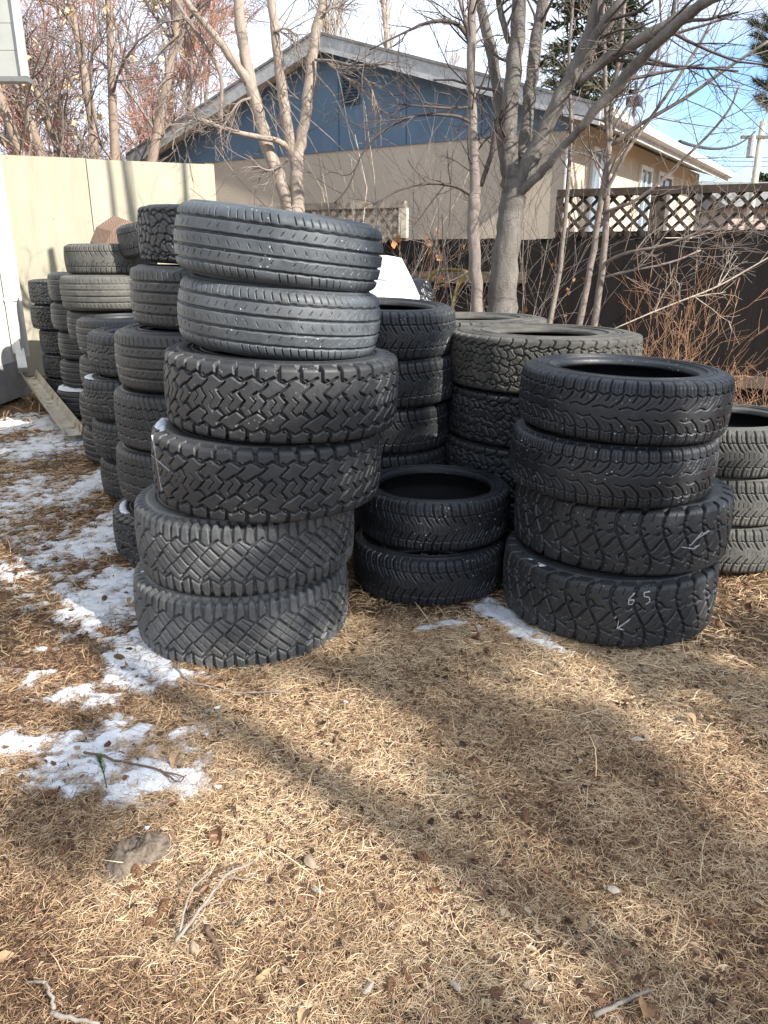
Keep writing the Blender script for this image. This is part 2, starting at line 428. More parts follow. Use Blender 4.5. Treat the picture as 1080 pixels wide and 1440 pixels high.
B3 = tyre('curve', .91, 2.77, .230, 'second tyre from the ground in the front right stack, chalk strokes at right', (0, .6), 1.3, GB)
B2 = tyre('winter', .84, 2.72, .480, 'third tyre up in the front right stack, black winter tread', (.3, .4), 2.2, GB)
B1 = tyre('winter', .862, 2.72, .697, 'top black winter tyre of the front right stack with its open hole showing', (.6, 1.6), .4, GB)
GC = 'tyres in the low middle stack'
tyre('veelow', .19, 2.99, -.03, 'lower tyre of the short two-tyre middle stack, resting on needles', (0, 0), 1.5, GC)
tyre('veelow', .212, 3.05, .178, 'upper tyre of the short two-tyre middle stack with wide open hole', (0, .5), 2.5, GC)
GD = 'tyres in the stack behind the low middle stack'
for z0, k, l, tl in ((-.005, 'veegrey', 'bottom winter tyre hidden low behind the short middle stack', 0), (.205, 'veegrey', 'second winter tyre from the ground behind the short middle stack', 0),
        (.415, 'veegrey', 'shaded winter tyre just above the short middle stack, third in its stack', 0), (.626, 'veegrey', 'winter tyre below the open topped one beside the white bag', -2.2),
        (.858, 'veegrey', 'open topped winter tyre with vee grooves right beside the white bag', 2.0)):
    tyre(k, -.02+(.015 if z0 > .7 else 0)+(.03 if .55 < z0 < .7 else 0), 3.69, z0, l, (2.6 if z0 > .8 else .5, tl), None, GD)
GE = 'large all terrain tyres behind the front right stack'
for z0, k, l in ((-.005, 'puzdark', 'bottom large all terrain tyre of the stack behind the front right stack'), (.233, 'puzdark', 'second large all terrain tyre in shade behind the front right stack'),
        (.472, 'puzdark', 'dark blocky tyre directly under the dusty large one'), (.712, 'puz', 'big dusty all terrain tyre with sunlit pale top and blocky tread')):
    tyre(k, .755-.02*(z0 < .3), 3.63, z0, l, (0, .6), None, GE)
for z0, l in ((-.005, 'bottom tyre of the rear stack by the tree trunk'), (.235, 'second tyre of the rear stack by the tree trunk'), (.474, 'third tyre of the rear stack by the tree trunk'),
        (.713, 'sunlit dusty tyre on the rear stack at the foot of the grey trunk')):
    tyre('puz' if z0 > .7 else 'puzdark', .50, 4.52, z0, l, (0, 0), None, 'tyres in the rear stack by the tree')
for z0, l in ((-.005, 'bottom tyre of the stack under the white plastic bag'), (.225, 'second tyre of the stack under the white plastic bag'), (.452, 'third tyre of the stack under the white plastic bag'),
        (.678, 'top tyre directly under the white plastic bag')):
    tyre('oldrib', -.28, 4.50, z0, l, (0, 0), None, 'tyres under the white bag')
GF = 'tan dusty tyres at the right edge'
for z0, l, dx in ((-.005, 'bottom tan dusty tyre of the stack at the right edge, on dry grass', .01), (.205, 'middle tan dusty tyre of the stack at the right edge', .0), (.416, 'top tyre at the right edge with open hole, bluish and dusty', -.01)):
    tyre('veetan', 1.52+dx, 3.27, z0, l, (0, -2.0 if z0 > .4 else 0), None, GF)
GG = 'tyres in the left row, first stack'
stack([('puzs', -.894, 3.38, -.02, 'bottom tyre directly behind the front left stack with snow on its rim', dict(group=GG)),
 ('ribat', -.84, 3.38, .256, 'second tyre up behind the front left stack, fine zigzag ribs and white chalk dab', dict(group=GG)),
 ('ribat', -.822, 3.38, .503, 'third tyre up behind the front left stack, dense lateral sipes', dict(group=GG)),
 ('ribs', -.792, 3.38, .752, 'fourth tyre up behind the front left stack, dark road tread with speckles', dict(group=GG)),
 ('ribs', -.708, 3.40, .998, 'fifth tyre up behind the front left stack, plain ribbed and shaded', dict(group=GG, tilt=(0, 1.5))),
 ('puzs', -.657, 3.40, 1.246, 'topmost tyre behind the front left stack, blocky tread next to the tilted ribbed tyre', dict(group=GG, tilt=(0, 2.5)))])
GH = 'tyres in the left row, second stack'
stack([('wint_s', -1.298, 4.25, -.006, 'bottom tyre of the second stack in the left row, deep in shade above snow', dict(group=GH)),
 ('wint_s', -1.315, 4.25, .222, 'second tyre up in the second stack of the left row, almost black', dict(group=GH)),
 ('wint_s', -1.334, 4.25, .45, 'third tyre up in the second stack of the left row, raised pale lip', dict(group=GH, tilt=(0, -2))),
 ('wint_s', -1.288, 4.25, .682, 'top tyre of the second stack in the left row with visible hole', dict(group=GH, tilt=(1, 1)))])
GI = 'tyres in the left row, third stack'
stack([('oldrib', -1.692, 5.03, -.006, 'bottom tyre of the third stack in the left row, beside the gutter trough end', dict(group=GI)),
 ('oldrib', -1.685, 5.03, .227, 'second tyre of the third stack in the left row', dict(group=GI)),
 ('oldrib', -1.655, 5.03, .46, 'third tyre of the third stack in the left row, dull black', dict(group=GI)),
 ('oldrib', -1.646, 5.03, .693, 'top tyre of the third stack in the left row, under the pale sunlit tyre', dict(group=GI))])
GL = 'tyres in the left row, fourth stack'
stack([('oldrib', -1.93, 5.87, -.006, 'bottom tyre of the fourth stack in the left row', dict(group=GL)),
 ('oldrib', -1.93, 5.87, .227, 'second tyre of the fourth stack in the left row', dict(group=GL)),
 ('oldrib', -1.93, 5.87, .46, 'third tyre of the fourth stack in the left row', dict(group=GL)),
 ('oldrib', -2.04, 5.87, .69, 'narrow dark tyre just below the pale sunlit tyre in the left row', dict(group=GL)),
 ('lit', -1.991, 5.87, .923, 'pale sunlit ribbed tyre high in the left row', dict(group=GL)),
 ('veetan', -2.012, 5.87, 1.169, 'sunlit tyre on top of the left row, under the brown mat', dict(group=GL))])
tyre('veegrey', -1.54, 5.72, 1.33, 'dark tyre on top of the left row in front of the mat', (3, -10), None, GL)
GK = 'tyres in the left row, fifth stack'
stack([('oldrib', -2.512, 6.6, -.006, 'bottom tyre of the fifth stack in the left row with snow on its sidewall', dict(group=GK)),
 ('oldrib', -2.45, 6.6, .24, 'second tyre of the fifth stack in the left row', dict(group=GK)),
 ('oldrib', -2.436, 6.6, .475, 'third tyre of the fifth stack in the left row', dict(group=GK)),
 ('oldrib', -2.465, 6.6, .708, 'fourth tyre of the fifth stack in the left row, scratch across it', dict(group=GK)),
 ('oldrib', -2.459, 6.6, .94, 'top tyre of the fifth stack in the left row, next to the farthest blocky tyres', dict(group=GK))])
GM = 'tyres in the left row, farthest stack'
stack([('puzs', -2.899, 7.38, -.006, 'bottom tyre of the farthest stack by the plywood wall', dict(group=GM)),
 ('puzs', -2.899, 7.38, .215, 'second tyre of the farthest stack by the plywood wall', dict(group=GM)),
 ('puzs', -2.898, 7.38, .436, 'third tyre of the farthest stack by the plywood wall', dict(group=GM)),
 ('puzs', -2.95, 7.38, .657, 'fourth tyre of the farthest stack by the plywood wall', dict(group=GM)),
 ('puzs', -2.937, 7.38, .878, 'topmost blocky tyre of the farthest stack by the plywood wall', dict(group=GM))])

# chalk marks drawn on treads: strokes given as (photo px) points, laid on the tyre's outer surface
def chalk(ty, R, strokes, w=.0028, name='chalk_mark'):
    mb = MB(); Mx = Matrix.LocRotScale(ty.location, ty.rotation_euler, None); inv = Mx.inverted()
    o = inv @ Vector((0, 0, H))
    for st in strokes:
        P = []
        for k in range(len(st)-1):
            for t in np.linspace(0, 1, 5)[(1 if k else 0):]:
                u = st[k][0]*(1-t)+st[k+1][0]*t; v = st[k][1]*(1-t)+st[k+1][1]*t
                d = inv.to_3x3() @ Vector(ray(u, v)); Rr = R+.0008
                a = d.x**2+d.y**2; b = 2*(o.x*d.x+o.y*d.y); c = o.x**2+o.y**2-Rr**2
                D = b*b-4*a*c
                if D < 0: continue
                tt = (-b-math.sqrt(D))/(2*a); p = o+d*tt; P.append((p.x, p.y, p.z))
        P = np.array(P)
        if len(P) < 2: continue
        n = P*[1, 1, 0]; n /= np.linalg.norm(n, axis=1)[:, None]
        T = np.gradient(P, axis=0); T /= np.linalg.norm(T, axis=1)[:, None]+1e-9
        S = np.cross(T, n)*(w/2)*rng.uniform(.5, 1.2, (len(P), 1))
        V = np.concatenate([P-S-n*.006, P+S-n*.006, P-S+n*.0008, P+S+n*.0008]); m = len(P)
        F4 = []
        for i in range(m-1):
            F4 += [[2*m+i, 2*m+i+1, 3*m+i+1, 3*m+i], [i, i+1, 2*m+i+1, 2*m+i], [m+i+1, m+i, 3*m+i, 3*m+i+1]]
        mb.add(V, F4)
    return mb.build(name, M['chalk'], ty, base=(0, 0, 0))
chalk(A4, .399, [[(213, 612), (219, 642), (227, 690)], [(213, 640), (238, 662)]])
chalk(B3, .399, [[(958, 769), (976, 772), (984, 766)], [(970, 768), (988, 748)], [(980, 758), (998, 746)]], .0035)
chalk(B4, .397, [[(893, 834), (884, 843), (884, 850), (889, 850), (892, 844), (885, 844)], [(914, 832), (906, 834), (906, 839), (913, 840), (914, 846), (908, 850)],
   [(862, 872), (872, 862), (868, 884), (880, 886)], [(868, 884), (890, 868)]], .0032)

# ------------------------------------------------------------------ ground, snow, litter
def gh(x, y):
    r = np.hypot(x, np.asarray(y)-3)
    return -.034+.022*(fbm(x*1.6, y*1.6, 21)-.5)+.016*(fbm(x*9, y*9, 22, 3)-.5)+np.clip(r-14, 0, 400)*.0
BL = []
def blob(u, v, rx, ry, s):
    p = gp(u, v); BL.append((p[0], p[1], rx, ry, s))
for b in ((205, 905, .17, .30, 1.05), (235, 935, .12, .10, .9), (160, 1020, .20, .11, .85), (120, 1060, .18, .13, .85), (210, 1075, .17, .13, .9), (270, 1010, .10, .06, .7), (25, 1035, .13, .10, .95),
          (110, 960, .25, .12, .72), (40, 945, .25, .10, .55), (160, 830, .20, .35, .95), (150, 740, .17, .42, .95), (128, 675, .14, .4, .9), (90, 760, .40, .5, .62), (40, 690, .6, .7, .62), (60, 620, .5, .6, .80), (30, 590, .6, .5, .7),
          (70, 830, .3, .25, .5), (602, 873, .05, .022, .95), (640, 868, .07, .028, 1.0), (672, 872, .05, .03, .9), (690, 846, .06, .06, 1.), (706, 856, .06, .05, 1.05), (722, 868, .06, .045, 1.1), (738, 879, .06, .04, 1.1), (755, 889, .055, .035, 1.1), (772, 897, .05, .03, 1.05), (788, 903, .045, .025, 1.0), (802, 908, .04, .02, .95),
          (690, 835, .06, .05, .8), (208, 1172, .03, .025, .9), (375, 1000, .03, .012, .6), (300, 985, .03, .012, .6)):
    blob(*b)
def snowm(x, y):
    m = np.zeros_like(np.asarray(x, float))
    for bx, by, rx, ry, s in BL:
        m = np.maximum(m, s*np.exp(-((x-bx)/rx)**2*.7-((y-by)/ry)**2*.7))
    far = sstep(2.6, 4.5, y)*sstep(-.9, -1.4, x+.12*(y-3)*1.0)*0
    n = (fbm(x*6, y*6, 41)-.5)*.6+(fbm(x*20+7, y*30, 42, 3)-.5)*.9+(fbm(x*70+7, y*90, 43, 2)-.5)*.4
    return m+n*sstep(0.02, .25, m)*1.0
def axis(dense0, dense1, step, lim, g=1.16):
    a = list(np.arange(dense0, dense1+1e-6, step)); s = step
    while a[-1] < lim: s *= g; a.append(a[-1]+s)
    s = step
    while a[0] > -lim: s *= g; a.insert(0, a[0]-s)
    return np.array(a)
gx = axis(-3.4, 3.0, .022, 600); gy = axis(.5, 5.5, .022, 600)
X, Y = np.meshgrid(gx, gy, indexing='ij'); Z = gh(X, Y)
n0, n1 = X.shape; i = np.arange(n0-1)[:, None]*n1; j = np.arange(n1-1)[None]
F4 = np.stack([i+j, i+n1+j, i+n1+j+1, i+j+1], -1).reshape(-1, 4)
m = Mat('soil', .95, .1)
c = m.mix(m.ramp(m.noise(3, 6), [(.3, 0), (.7, 1)]), (.085, .052, .032), (.18, .115, .07))
c = m.mix(m.ramp(m.noise(140, 4, None, .7), [(.4, 0), (.65, .8)]), c, (.27, .185, .105))
c = m.mix(m.ramp(m.noise(60, 4, None, .7), [(.55, 0), (.7, .8)]), c, (.04, .024, .014))
m.col(c); m.bump(m.noise(120, 5, None, .7), .01)
ground = link('ground', mesh_np('ground', np.stack([X, Y, Z], -1).reshape(-1, 3), F4, m.m, True)); ground['kind'] = 'structure'
# snow: a thin uneven sheet that rises out of the litter
m = Mat('snow', .55, .3)
c = m.mix(m.ramp(m.noise(70, 4), [(.45, 0), (.75, .5)]), (.62, .65, .70), (.50, .48, .46)); m.col(m.mix(m.ramp(m.attr('thin'), [(.0, 0), (1, .75)]), c, (.40, .35, .30)))
m.bump(m.noise(220, 4), .004); m.b.inputs['Subsurface Weight'].default_value = 0.0
M['snow'] = m.m
sx = np.arange(-3.3, .95, .0095); sy = np.concatenate([np.arange(1.2, 3.4, .0095), np.arange(3.4, 7.4, .022)])
X, Y = np.meshgrid(sx, sy, indexing='ij'); sm = snowm(X, Y)
Z = gh(X, Y)+np.clip((sm-.48)*.034, -.03, .013)+.006*(fbm(X*40, Y*40, 45, 2)-.5)
n0, n1 = X.shape; i = np.arange(n0-1)[:, None]*n1; j = np.arange(n1-1)[None]
F4 = np.stack([i+j, i+n1+j, i+n1+j+1, i+j+1], -1).reshape(-1, 4)
F4 = F4[(sm.ravel()[F4].max(1) > .46)]
us, F4 = np.unique(F4, return_inverse=True); F4 = F4.reshape(-1, 4)
o = link('snow', mesh_np('snow', np.stack([X, Y, Z], -1).reshape(-1, 3)[us], F4, M['snow'], True, {'thin': 1-sstep(.47, .72, sm.ravel()[us])})); tag(o, 'thin patchy snow lying on the brown needles beside the tyres', 'snow', kind='stuff')

def blades(N, d0, d1, azm, lmin, lmax, w0, lift, pw, seed, tint=(0, 1)):
    r = np.random.default_rng(seed)
    t = r.random(N); d = (d0**pw+t*(d1**pw-d0**pw))**(1/pw)
    a = r.uniform(-azm, azm, N); x = d*np.sin(a); y = d*np.cos(a)
    s = snowm(x, y); clump = fbm(x*5, y*5, 61)
    keep = (r.random(N) > sstep(.45, .8, s)*.85) & (r.random(N) < .45+.9*clump)
    x = x[keep]; y = y[keep]; d = d[keep]; clump = clump[keep]; s = s[keep]; n = len(x)
    l = r.uniform(lmin, lmax, n)*(.8+.12*d); wd = w0*r.uniform(.6, 1.4, n)*(.75+.25*d)
    flow = 2*PI*fbm(x*2.2, y*2.2, 63, 2)*1.5
    ph = flow+r.normal(0, 2.2, n); e = np.abs(r.normal(0, lift, n)); bend = r.normal(0, .10, n)*l; arch = r.uniform(-.03, .10, n)*l
    dx, dy = np.cos(ph), np.sin(ph); px, py = -dy, dx
    z0 = gh(x, y)+r.uniform(.0, .016, n)*(.4+1.2*clump)
    V = np.zeros((n, 8, 3)); roll = r.uniform(-.9, .9, n)
    for k, tt in enumerate((-1, -.33, .33, 1)):
        cx = x+dx*tt*l/2*np.cos(e)+px*bend*tt*tt; cy = y+dy*tt*l/2*np.cos(e)+py*bend*tt*tt
        cz = z0+(tt+1)/2*l*np.sin(e)+arch*(1-tt*tt)
        ww = wd/2*(1 if abs(tt) < .5 else (.75 if tt < 0 else .25))
        for q, sg in enumerate((-1, 1)):
            V[:, 2*k+q, 0] = cx+sg*px*ww*np.cos(roll); V[:, 2*k+q, 1] = cy+sg*py*ww*np.cos(roll); V[:, 2*k+q, 2] = cz+sg*ww*np.sin(roll)
    b = (np.arange(n)*8)[:, None]
    F4 = np.concatenate([b+[[0, 1, 3, 2]], b+[[2, 3, 5, 4]], b+[[4, 5, 7, 6]]])
    reg = fbm(x*1.3+3, y*1.3, 64, 3); reg = sstep(.3, .7, reg)
    left = sstep(-.15, -.9, x)*.22+sstep(2.4, 1.0, -x+2)*0
    reg2 = sstep(.42, .68, fbm(x*7+1, y*7, 66, 3)); ti = np.clip(r.beta(1.5, 1.5, n)*.85+.22*reg-left+.16*(reg2-.5)+.05, 0, 1)
    return V.reshape(-1, 3), F4, np.repeat(ti, 8)
m = Mat('dry_straw', .7, .25)
m.col(m.ramp(m.attr('tint'), [(0, (.05, .027, .017)), (.22, (.16, .09, .053)), (.45, (.39, .252, .146)), (.72, (.57, .412, .25)), (1, (.72, .585, .40))]))
M['straw'] = m.m
parts = [blades(410000, .70, 2.6, .92, .010, .042, .00095, .14, 1.35, 1), blades(190000, 2.3, 6.5, .86, .016, .055, .0015, .16, 1.2, 2), blades(20000, 6, 14, .8, .04, .09, .004, .35, 1.2, 3),
         blades(2600, .8, 5.5, .66, .05, .11, .0013, .5, 1.3, 4)]
off = 0; VV = []; FF = []; AA = []
for V, F4, a in parts: VV.append(V); FF.append(F4+off); AA.append(a); off += len(V)
o = link('dry_grass', mesh_np('dry_grass', np.concatenate(VV), np.concatenate(FF), M['straw'], False, {'tint': np.concatenate(AA)}))
tag(o, 'dry tan grass and fallen needles matted over the ground', 'grass', kind='stuff')

n = 15000; r_ = np.random.default_rng(12); d = .75+4.2*r_.random(n)**1.5; a = r_.uniform(-.66, .66, n); x = d*np.sin(a); y = d*np.cos(a)
kp = r_.random(n) > .8*sstep(.4, .6, snowm(x, y)); x = x[kp]; y = y[kp]; d = d[kp]; n = len(x)
ph = r_.uniform(0, 2*PI, n); l = r_.uniform(.003, .011, n)*(.8+.25*d); w = l*r_.uniform(.25, .8, n); c_, s_ = np.cos(ph), np.sin(ph); z = gh(x, y)+r_.uniform(.004, .018, n)
V = np.zeros((n, 5, 3))
for k in range(5):
    t_ = 2*PI*k/5+r_.uniform(-.4, .4, n); ex = l*np.cos(t_); ey = w*np.sin(t_)
    V[:, k, 0] = x+ex*c_-ey*s_; V[:, k, 1] = y+ex*s_+ey*c_; V[:, k, 2] = z+r_.normal(0, .0022, n)
fl = np.arange(n*5).reshape(n, 5)
m = Mat('litter_flakes', .8, .2); m.col(m.ramp(m.attr('tint'), [(0, (.03, .018, .011)), (.4, (.10, .05, .03)), (.8, (.22, .125, .075)), (1, (.42, .34, .24))]))
o = link('leaf_litter', mesh_np('leaf_litter', V.reshape(-1, 3), np.concatenate([fl[:, [0, 1, 2]], fl[:, [0, 2, 3]], fl[:, [0, 3, 4]]]), m.m, False, {'tint': np.repeat(r_.random(n)**1.3, 5)}))
tag(o, 'crumbled brown leaf and bark bits scattered through the dry grass', 'leaf litter', kind='stuff')

# ------------------------------------------------------------------ tree machinery
def unit(v): return v/(np.linalg.norm(v)+1e-12)
def grow(mb, p, d, L, r, lvl, nch=4, spread=.75, wig=.12, up=.08, k=5, n=4, minr=.0012, tips=None, ratio=(.45, .7), a=0.0):
    P = [np.array(p, float)]; d = unit(np.array(d, float))
    for _ in range(k-1):
        d = unit(d+rng.normal(0, wig, 3)+np.array([0, 0, up])); P.append(P[-1]+d*L/(k-1))
    rr = np.linspace(r, max(r*.45, minr*.7), k); mb.tube(P, rr, n, a, cap=False)
    if tips is not None and lvl <= 0: tips.append(P[-1]); tips.append(P[-2])
    if lvl <= 0: return
    m = max(1, int(nch+rng.integers(-1, 2)))
    for q in range(m):
        t = rng.uniform(.2, 1.0)*(k-1); i0 = min(int(t), k-2); f = t-i0
        b = P[i0]*(1-f)+P[i0+1]*f; dd = unit(P[i0+1]-P[i0])
        ax = unit(np.cross(dd, rng.normal(0, 1, 3))); s = spread*rng.uniform(.6, 1.3)
        nd = dd*math.cos(s)+ax*math.sin(s)
        grow(mb, b, nd, L*rng.uniform(*ratio), max(minr, rr[i0]*rng.uniform(.45, .7)), lvl-1, nch, spread, wig*1.2, up, max(3, k-1), 3, minr, tips, ratio, a)
def limb(pts, Y, yj=0.0, ground=None):
    """pts: (u, v, radius px[, dY]) -> 3-D polyline and radii, smoothed"""
    P = []; rr = []
    for i, q in enumerate(pts):
        yy = Y+(q[3] if len(q) > 3 else 0); p = pt(q[0], q[1], yy); P.append(p)
        rr.append(q[2]*((p-np.array([0, 0, H]))[1]/ray(q[0], q[1])[1])/F)
    if ground is not None:
        P.insert(0, np.array([P[0][0]+ground, P[0][1], -.05])); rr.insert(0, rr[0]*1.25)
    P = np.array(smooth_prof(P, 4)); rr = np.interp(np.linspace(0, 1, len(P)), np.linspace(0, 1, len(rr)), rr)
    P[1:-1] += rng.normal(0, 1, (len(P)-2, 3))*rr[1:-1, None]*.10
    return P, rr
def twigs(mb, P, rr, count, L, lvl=1, t0=.15, spread=.9, nch=3, minr=.0012, up=.06, wig=.15, rs=.35, bias=None, tips=None, a=0.0):
    k = len(P)
    for _ in range(count):
        t = rng.uniform(t0, 1)*(k-1); i0 = min(int(t), k-2); f = t-i0
        b = P[i0]*(1-f)+P[i0+1]*f; dd = unit(P[i0+1]-P[i0]); ax = unit(np.cross(dd, rng.normal(0, 1, 3)))
        s = spread*rng.uniform(.6, 1.3); nd = dd*math.cos(s)+ax*math.sin(s)
        if bias is not None: nd = unit(nd+np.array(bias))
        grow(mb, b, nd, L*rng.uniform(.4, 1.2), min(max(minr, rr[i0]*rs), L*.014), lvl, nch, .7, wig, up, 5, 4, minr, tips, a=a)
def leafset(tips, size, mat, name, parent, jit=.03, nper=2, droop=True):
    mb = MB()
    for p in tips:
        for _ in range(nper):
            c = p+rng.normal(0, jit, 3); d = unit(rng.normal(0, 1, 3)+np.array([0, 0, -1.0 if droop else 0])); s = unit(np.cross(d, rng.normal(0, 1, 3))); nn = np.cross(d, s)
            l = size*rng.uniform(.6, 1.3); w = l*.45
            mb.add([c, c+d*l*.5+s*w+nn*l*.12, c+d*l, c+d*l*.5-s*w+nn*l*.1], F3=[[0, 1, 2], [0, 2, 3]])
    return mb.build(name, mat, parent)
M['bark_grey'] = bark('grey_bark', (.10, .090, .081), (.225, .203, .18), 14, .012)
M['bark_pale'] = bark('pale_tan_bark', (.24, .19, .155), (.46, .385, .32), 18, .010)
M['bark_slim'] = bark('brown_grey_bark', (.15, .125, .11), (.32, .27, .235), 20, .009)
M['twig_dark'] = plain('dark_twig', (.085, .068, .062), .85, .3, 6)
M['twig_grey'] = plain('grey_twig', (.22, .18, .155), .85, .3, 6)
M['twig_pale'] = plain('pale_twig', (.42, .36, .30), .85, .25, 6)
M['twig_red'] = plain('reddish_twig', (.44, .235, .17), .85, .3, 3)
M['twig_rust'] = plain('rusty_twig', (.27, .155, .095), .85, .3, 6)
M['leaf_dry'] = plain('dry_leaf', (.38, .19, .085), .75, .35, 12)
M['leaf_pale'] = plain('pale_seed_leaf', (.66, .48, .26), .75, .25, 12)

def tree_from_limbs(name, label, Y, trunk, limbs, mt, mtw, tw, group=None, extra=None, ground=0.0):
    P, r = limb(trunk, Y, ground=ground)
    t = thing(name, label, 'tree', (P[0][0], P[0][1], 0), group)
    mb = MB(); mb.tube(P, r, 14); mb.build('trunk', mt, t, True)
    tmb = MB()
    if tw: twigs(tmb, P, r, tw[0], tw[1], 2, .45, minr=tw[3])
    for lb in limbs:
        P, r = limb(lb, Y); mb = MB(); mb.tube(P, r, 10); mb.build('limb', mt, t, True)
        if tw: twigs(tmb, P, r, tw[2], tw[1], 2, .25, minr=tw[3])
    if extra: extra(tmb, t)
    tmb.build('twigs', mtw, t, True)
    return t
# the big grey tree behind the right stack
tree_from_limbs('maple_tree', 'big bare grey tree with forking trunk rising behind the right hand tyre stacks', 5.6,
    [(702, 470, 22), (707, 400, 20), (714, 330, 18), (720, 285, 18), (722, 258, 17), (717, 220, 13), (716, 165, 12), (722, 100, 11.5), (729, 30, 10.5), (735, -60, 9.5), (742, -200, 9), (740, -450, 7.5), (752, -800, 5), (748, -1100, 3)],
    [[(728, 262, 15), (748, 222, 12, -.05), (777, 160, 10.5, -.1), (803, 110, 10.5, -.15), (824, 60, 10, -.2), (842, 0, 9, -.25), (862, -110, 8.5, -.3), (890, -350, 7, -.3), (900, -700, 5, -.2), (920, -1000, 3, -.2)],
     [(806, 108, 7, -.15), (832, 60, 7, -.25), (858, 20, 7, -.35), (890, -20, 6.5, -.4), (960, -120, 5, -.5)],
     [(724, 276, 8), (745, 258, 6.5, -.1), (772, 230, 6, -.2), (802, 196, 5.5, -.3), (826, 168, 6.5, -.4), (873, 116, 8, -.5), (930, 54, 8, -.7), (985, 8, 7.5, -.9), (1060, -45, 7, -1.1), (1180, -260, 5, -1.3), (1240, -550, 3.5, -1.4)],
     [(812, 118, 6.5, -.15), (850, 85, 7.5, -.2), (890, 62, 8, -.3), (935, 36, 8, -.4), (1000, 0, 6, -.5)],
     [(733, 225, 9, .15), (741, 170, 9, .25), (748, 110, 9, .3), (755, 50, 8.5, .35), (766, -20, 8, .4), (780, -140, 7.5, .5), (790, -400, 6, .6), (786, -800, 4, .7)],
     [(712, 250, 6, .1), (703, 190, 6.5, .2), (699, 120, 7.5, .25), (690, 70, 8, .3), (679, 20, 7, .35), (664, -60, 7, .4), (640, -300, 6, .5), (600, -650, 5, .6), (590, -950, 3, .6)],
     [(716, 60, 4, .05), (706, 25, 4.5, .05), (698, -20, 4, .05)]],
    M['bark_grey'], M['twig_dark'], (10, .8, 7, .0016))
def slim_extra(tmb, t):
    for lb in ([(664, 274, 3.2), (640, 262, 2.6, -.05), (600, 258, 2, -.1), (560, 268, 1.6, -.15), (525, 288, 1.2, -.2)], [(662, 172, 2.4), (640, 163, 2.2, -.1), (590, 162, 1.8, -.15), (545, 180, 1.4, -.2), (512, 212, 1.2, -.2), (490, 262, 1.1, -.2), (470, 286, 1, -.2)],
               [(664, 150, 2), (640, 152, 1.8, -.1), (600, 150, 1.4, -.2), (560, 146, 1.1, -.2)], [(662, 62, 3.4), (650, 40, 3.2), (632, 30, 2.8, -.05), (600, 32, 2, -.1), (560, 50, 1.4, -.1), (520, 70, 1, -.1)],
               [(676, 262, 3), (686, 232, 3.4), (694, 205, 3.6), (697, 165, 3)]):
        P, r = limb(lb, 5.5); tmb.tube(P, r, 6); twigs(tmb, P, r, 9, .3, 1, .2, minr=.0018, rs=.6)
tree_from_limbs('slim_tree', 'slender bare tree just left of the big grey forking tree', 5.5,
    [(672, 450, 8), (667, 360, 8.5), (666, 290, 8.5), (668, 262, 7.5), (666, 200, 6.5), (663, 120, 5.5), (663, 60, 6.5), (664, 0, 6), (668, -120, 4)], [[(666, 60, 3.5), (652, 20, 3), (640, -30, 2.5)]],
    M['bark_slim'], M['twig_dark'], (24, .45, 5, .0015), extra=slim_extra)
# pale tree behind the left stack
def pale_extra(tmb, t):
    for lb in ([(310, 180, 2.6), (312, 130, 2.6), (308, 100, 2.6), (294, 74, 2.6), (275, 44, 2.8), (258, 18, 2.8), (240, -10, 2.6)], [(443, 84, 2.2), (470, 86, 2, -.1), (500, 92, 1.7, -.2), (550, 90, 1.2, -.2)], [(462, 90, 1.7, -.1), (480, 104, 1.5, -.1), (505, 124, 1.1, -.1)],
               [(500, 95, 1.4, -.2), (520, 120, 1.6, -.2), (530, 150, 1.4, -.2), (545, 160, 1.1, -.2)], [(352, 138, 2), (335, 145, 1.8, -.1), (322, 165, 1.4, -.15), (305, 190, 1.1, -.2)],
               [(405, 225, 2), (395, 232, 1.8), (378, 240, 1.6, -.1), (360, 232, 1.2, -.1)], [(384, 45, 1.8), (402, 40, 1.5), (420, 52, 1.2)], [(455, 20, 1.8), (470, 10, 1.5), (485, 14, 1)]):
        P, r = limb(lb, 6.35); tmb.tube(P, r, 6); twigs(tmb, P, r, 14, .3, 1, .1, minr=.002, rs=.6, up=-.03)
    P, r = limb([(320, 182, 2.2), (285, 170, 2), (262, 178, 1.5)], 6.3)
    twigs(tmb, P, r, 20, .36, 2, 0, minr=.0014, rs=.6, up=-.16, wig=.22)
    P, r = limb([(262, 0, 2.2), (250, 60, 2), (240, 130, 1.5)], 6.35)
    twigs(tmb, P, r, 14, .5, 2, 0, minr=.0015, rs=.6, up=-.05, wig=.2)
tree_from_limbs('pale_tree', 'pale barked bare tree with three stems behind the tall left stack', 6.4,
    [(418, 330, 10), (418, 287, 9.5), (417, 245, 9.5), (417, 222, 10), (424, 196, 8), (431, 150, 7.5), (438, 89, 7.5), (446, 40, 7), (456, 0, 7), (474, -90, 6)],
    [[(416, 224, 8), (407, 198, 8), (400, 150, 7.5), (393, 100, 7), (386, 40, 6.5), (380, -10, 6), (372, -100, 5)],
     [(418, 345, 9, .05), (404, 287, 9.5), (390, 245, 9), (374, 200, 9), (364, 160, 8.5), (354, 122, 8.5), (345, 80, 7.5), (339, 44, 8), (335, 0, 7.5), (328, -90, 6)],
     [(411, 214, 4.5), (398, 203, 4.2, -.05), (384, 196, 4, -.1), (347, 189, 3.4, -.15), (313, 180, 3, -.2), (284, 168, 2, -.25)],
     [(350, 118, 7), (335, 95, 6, -.05), (313, 64, 5.5, -.1), (298, 46, 5, -.1), (280, 24, 4.6, -.15), (258, -4, 4, -.2), (230, -50, 3, -.2)]],
    M['bark_pale'], M['twig_grey'], (7, .3, 7, .0015), extra=pale_extra)
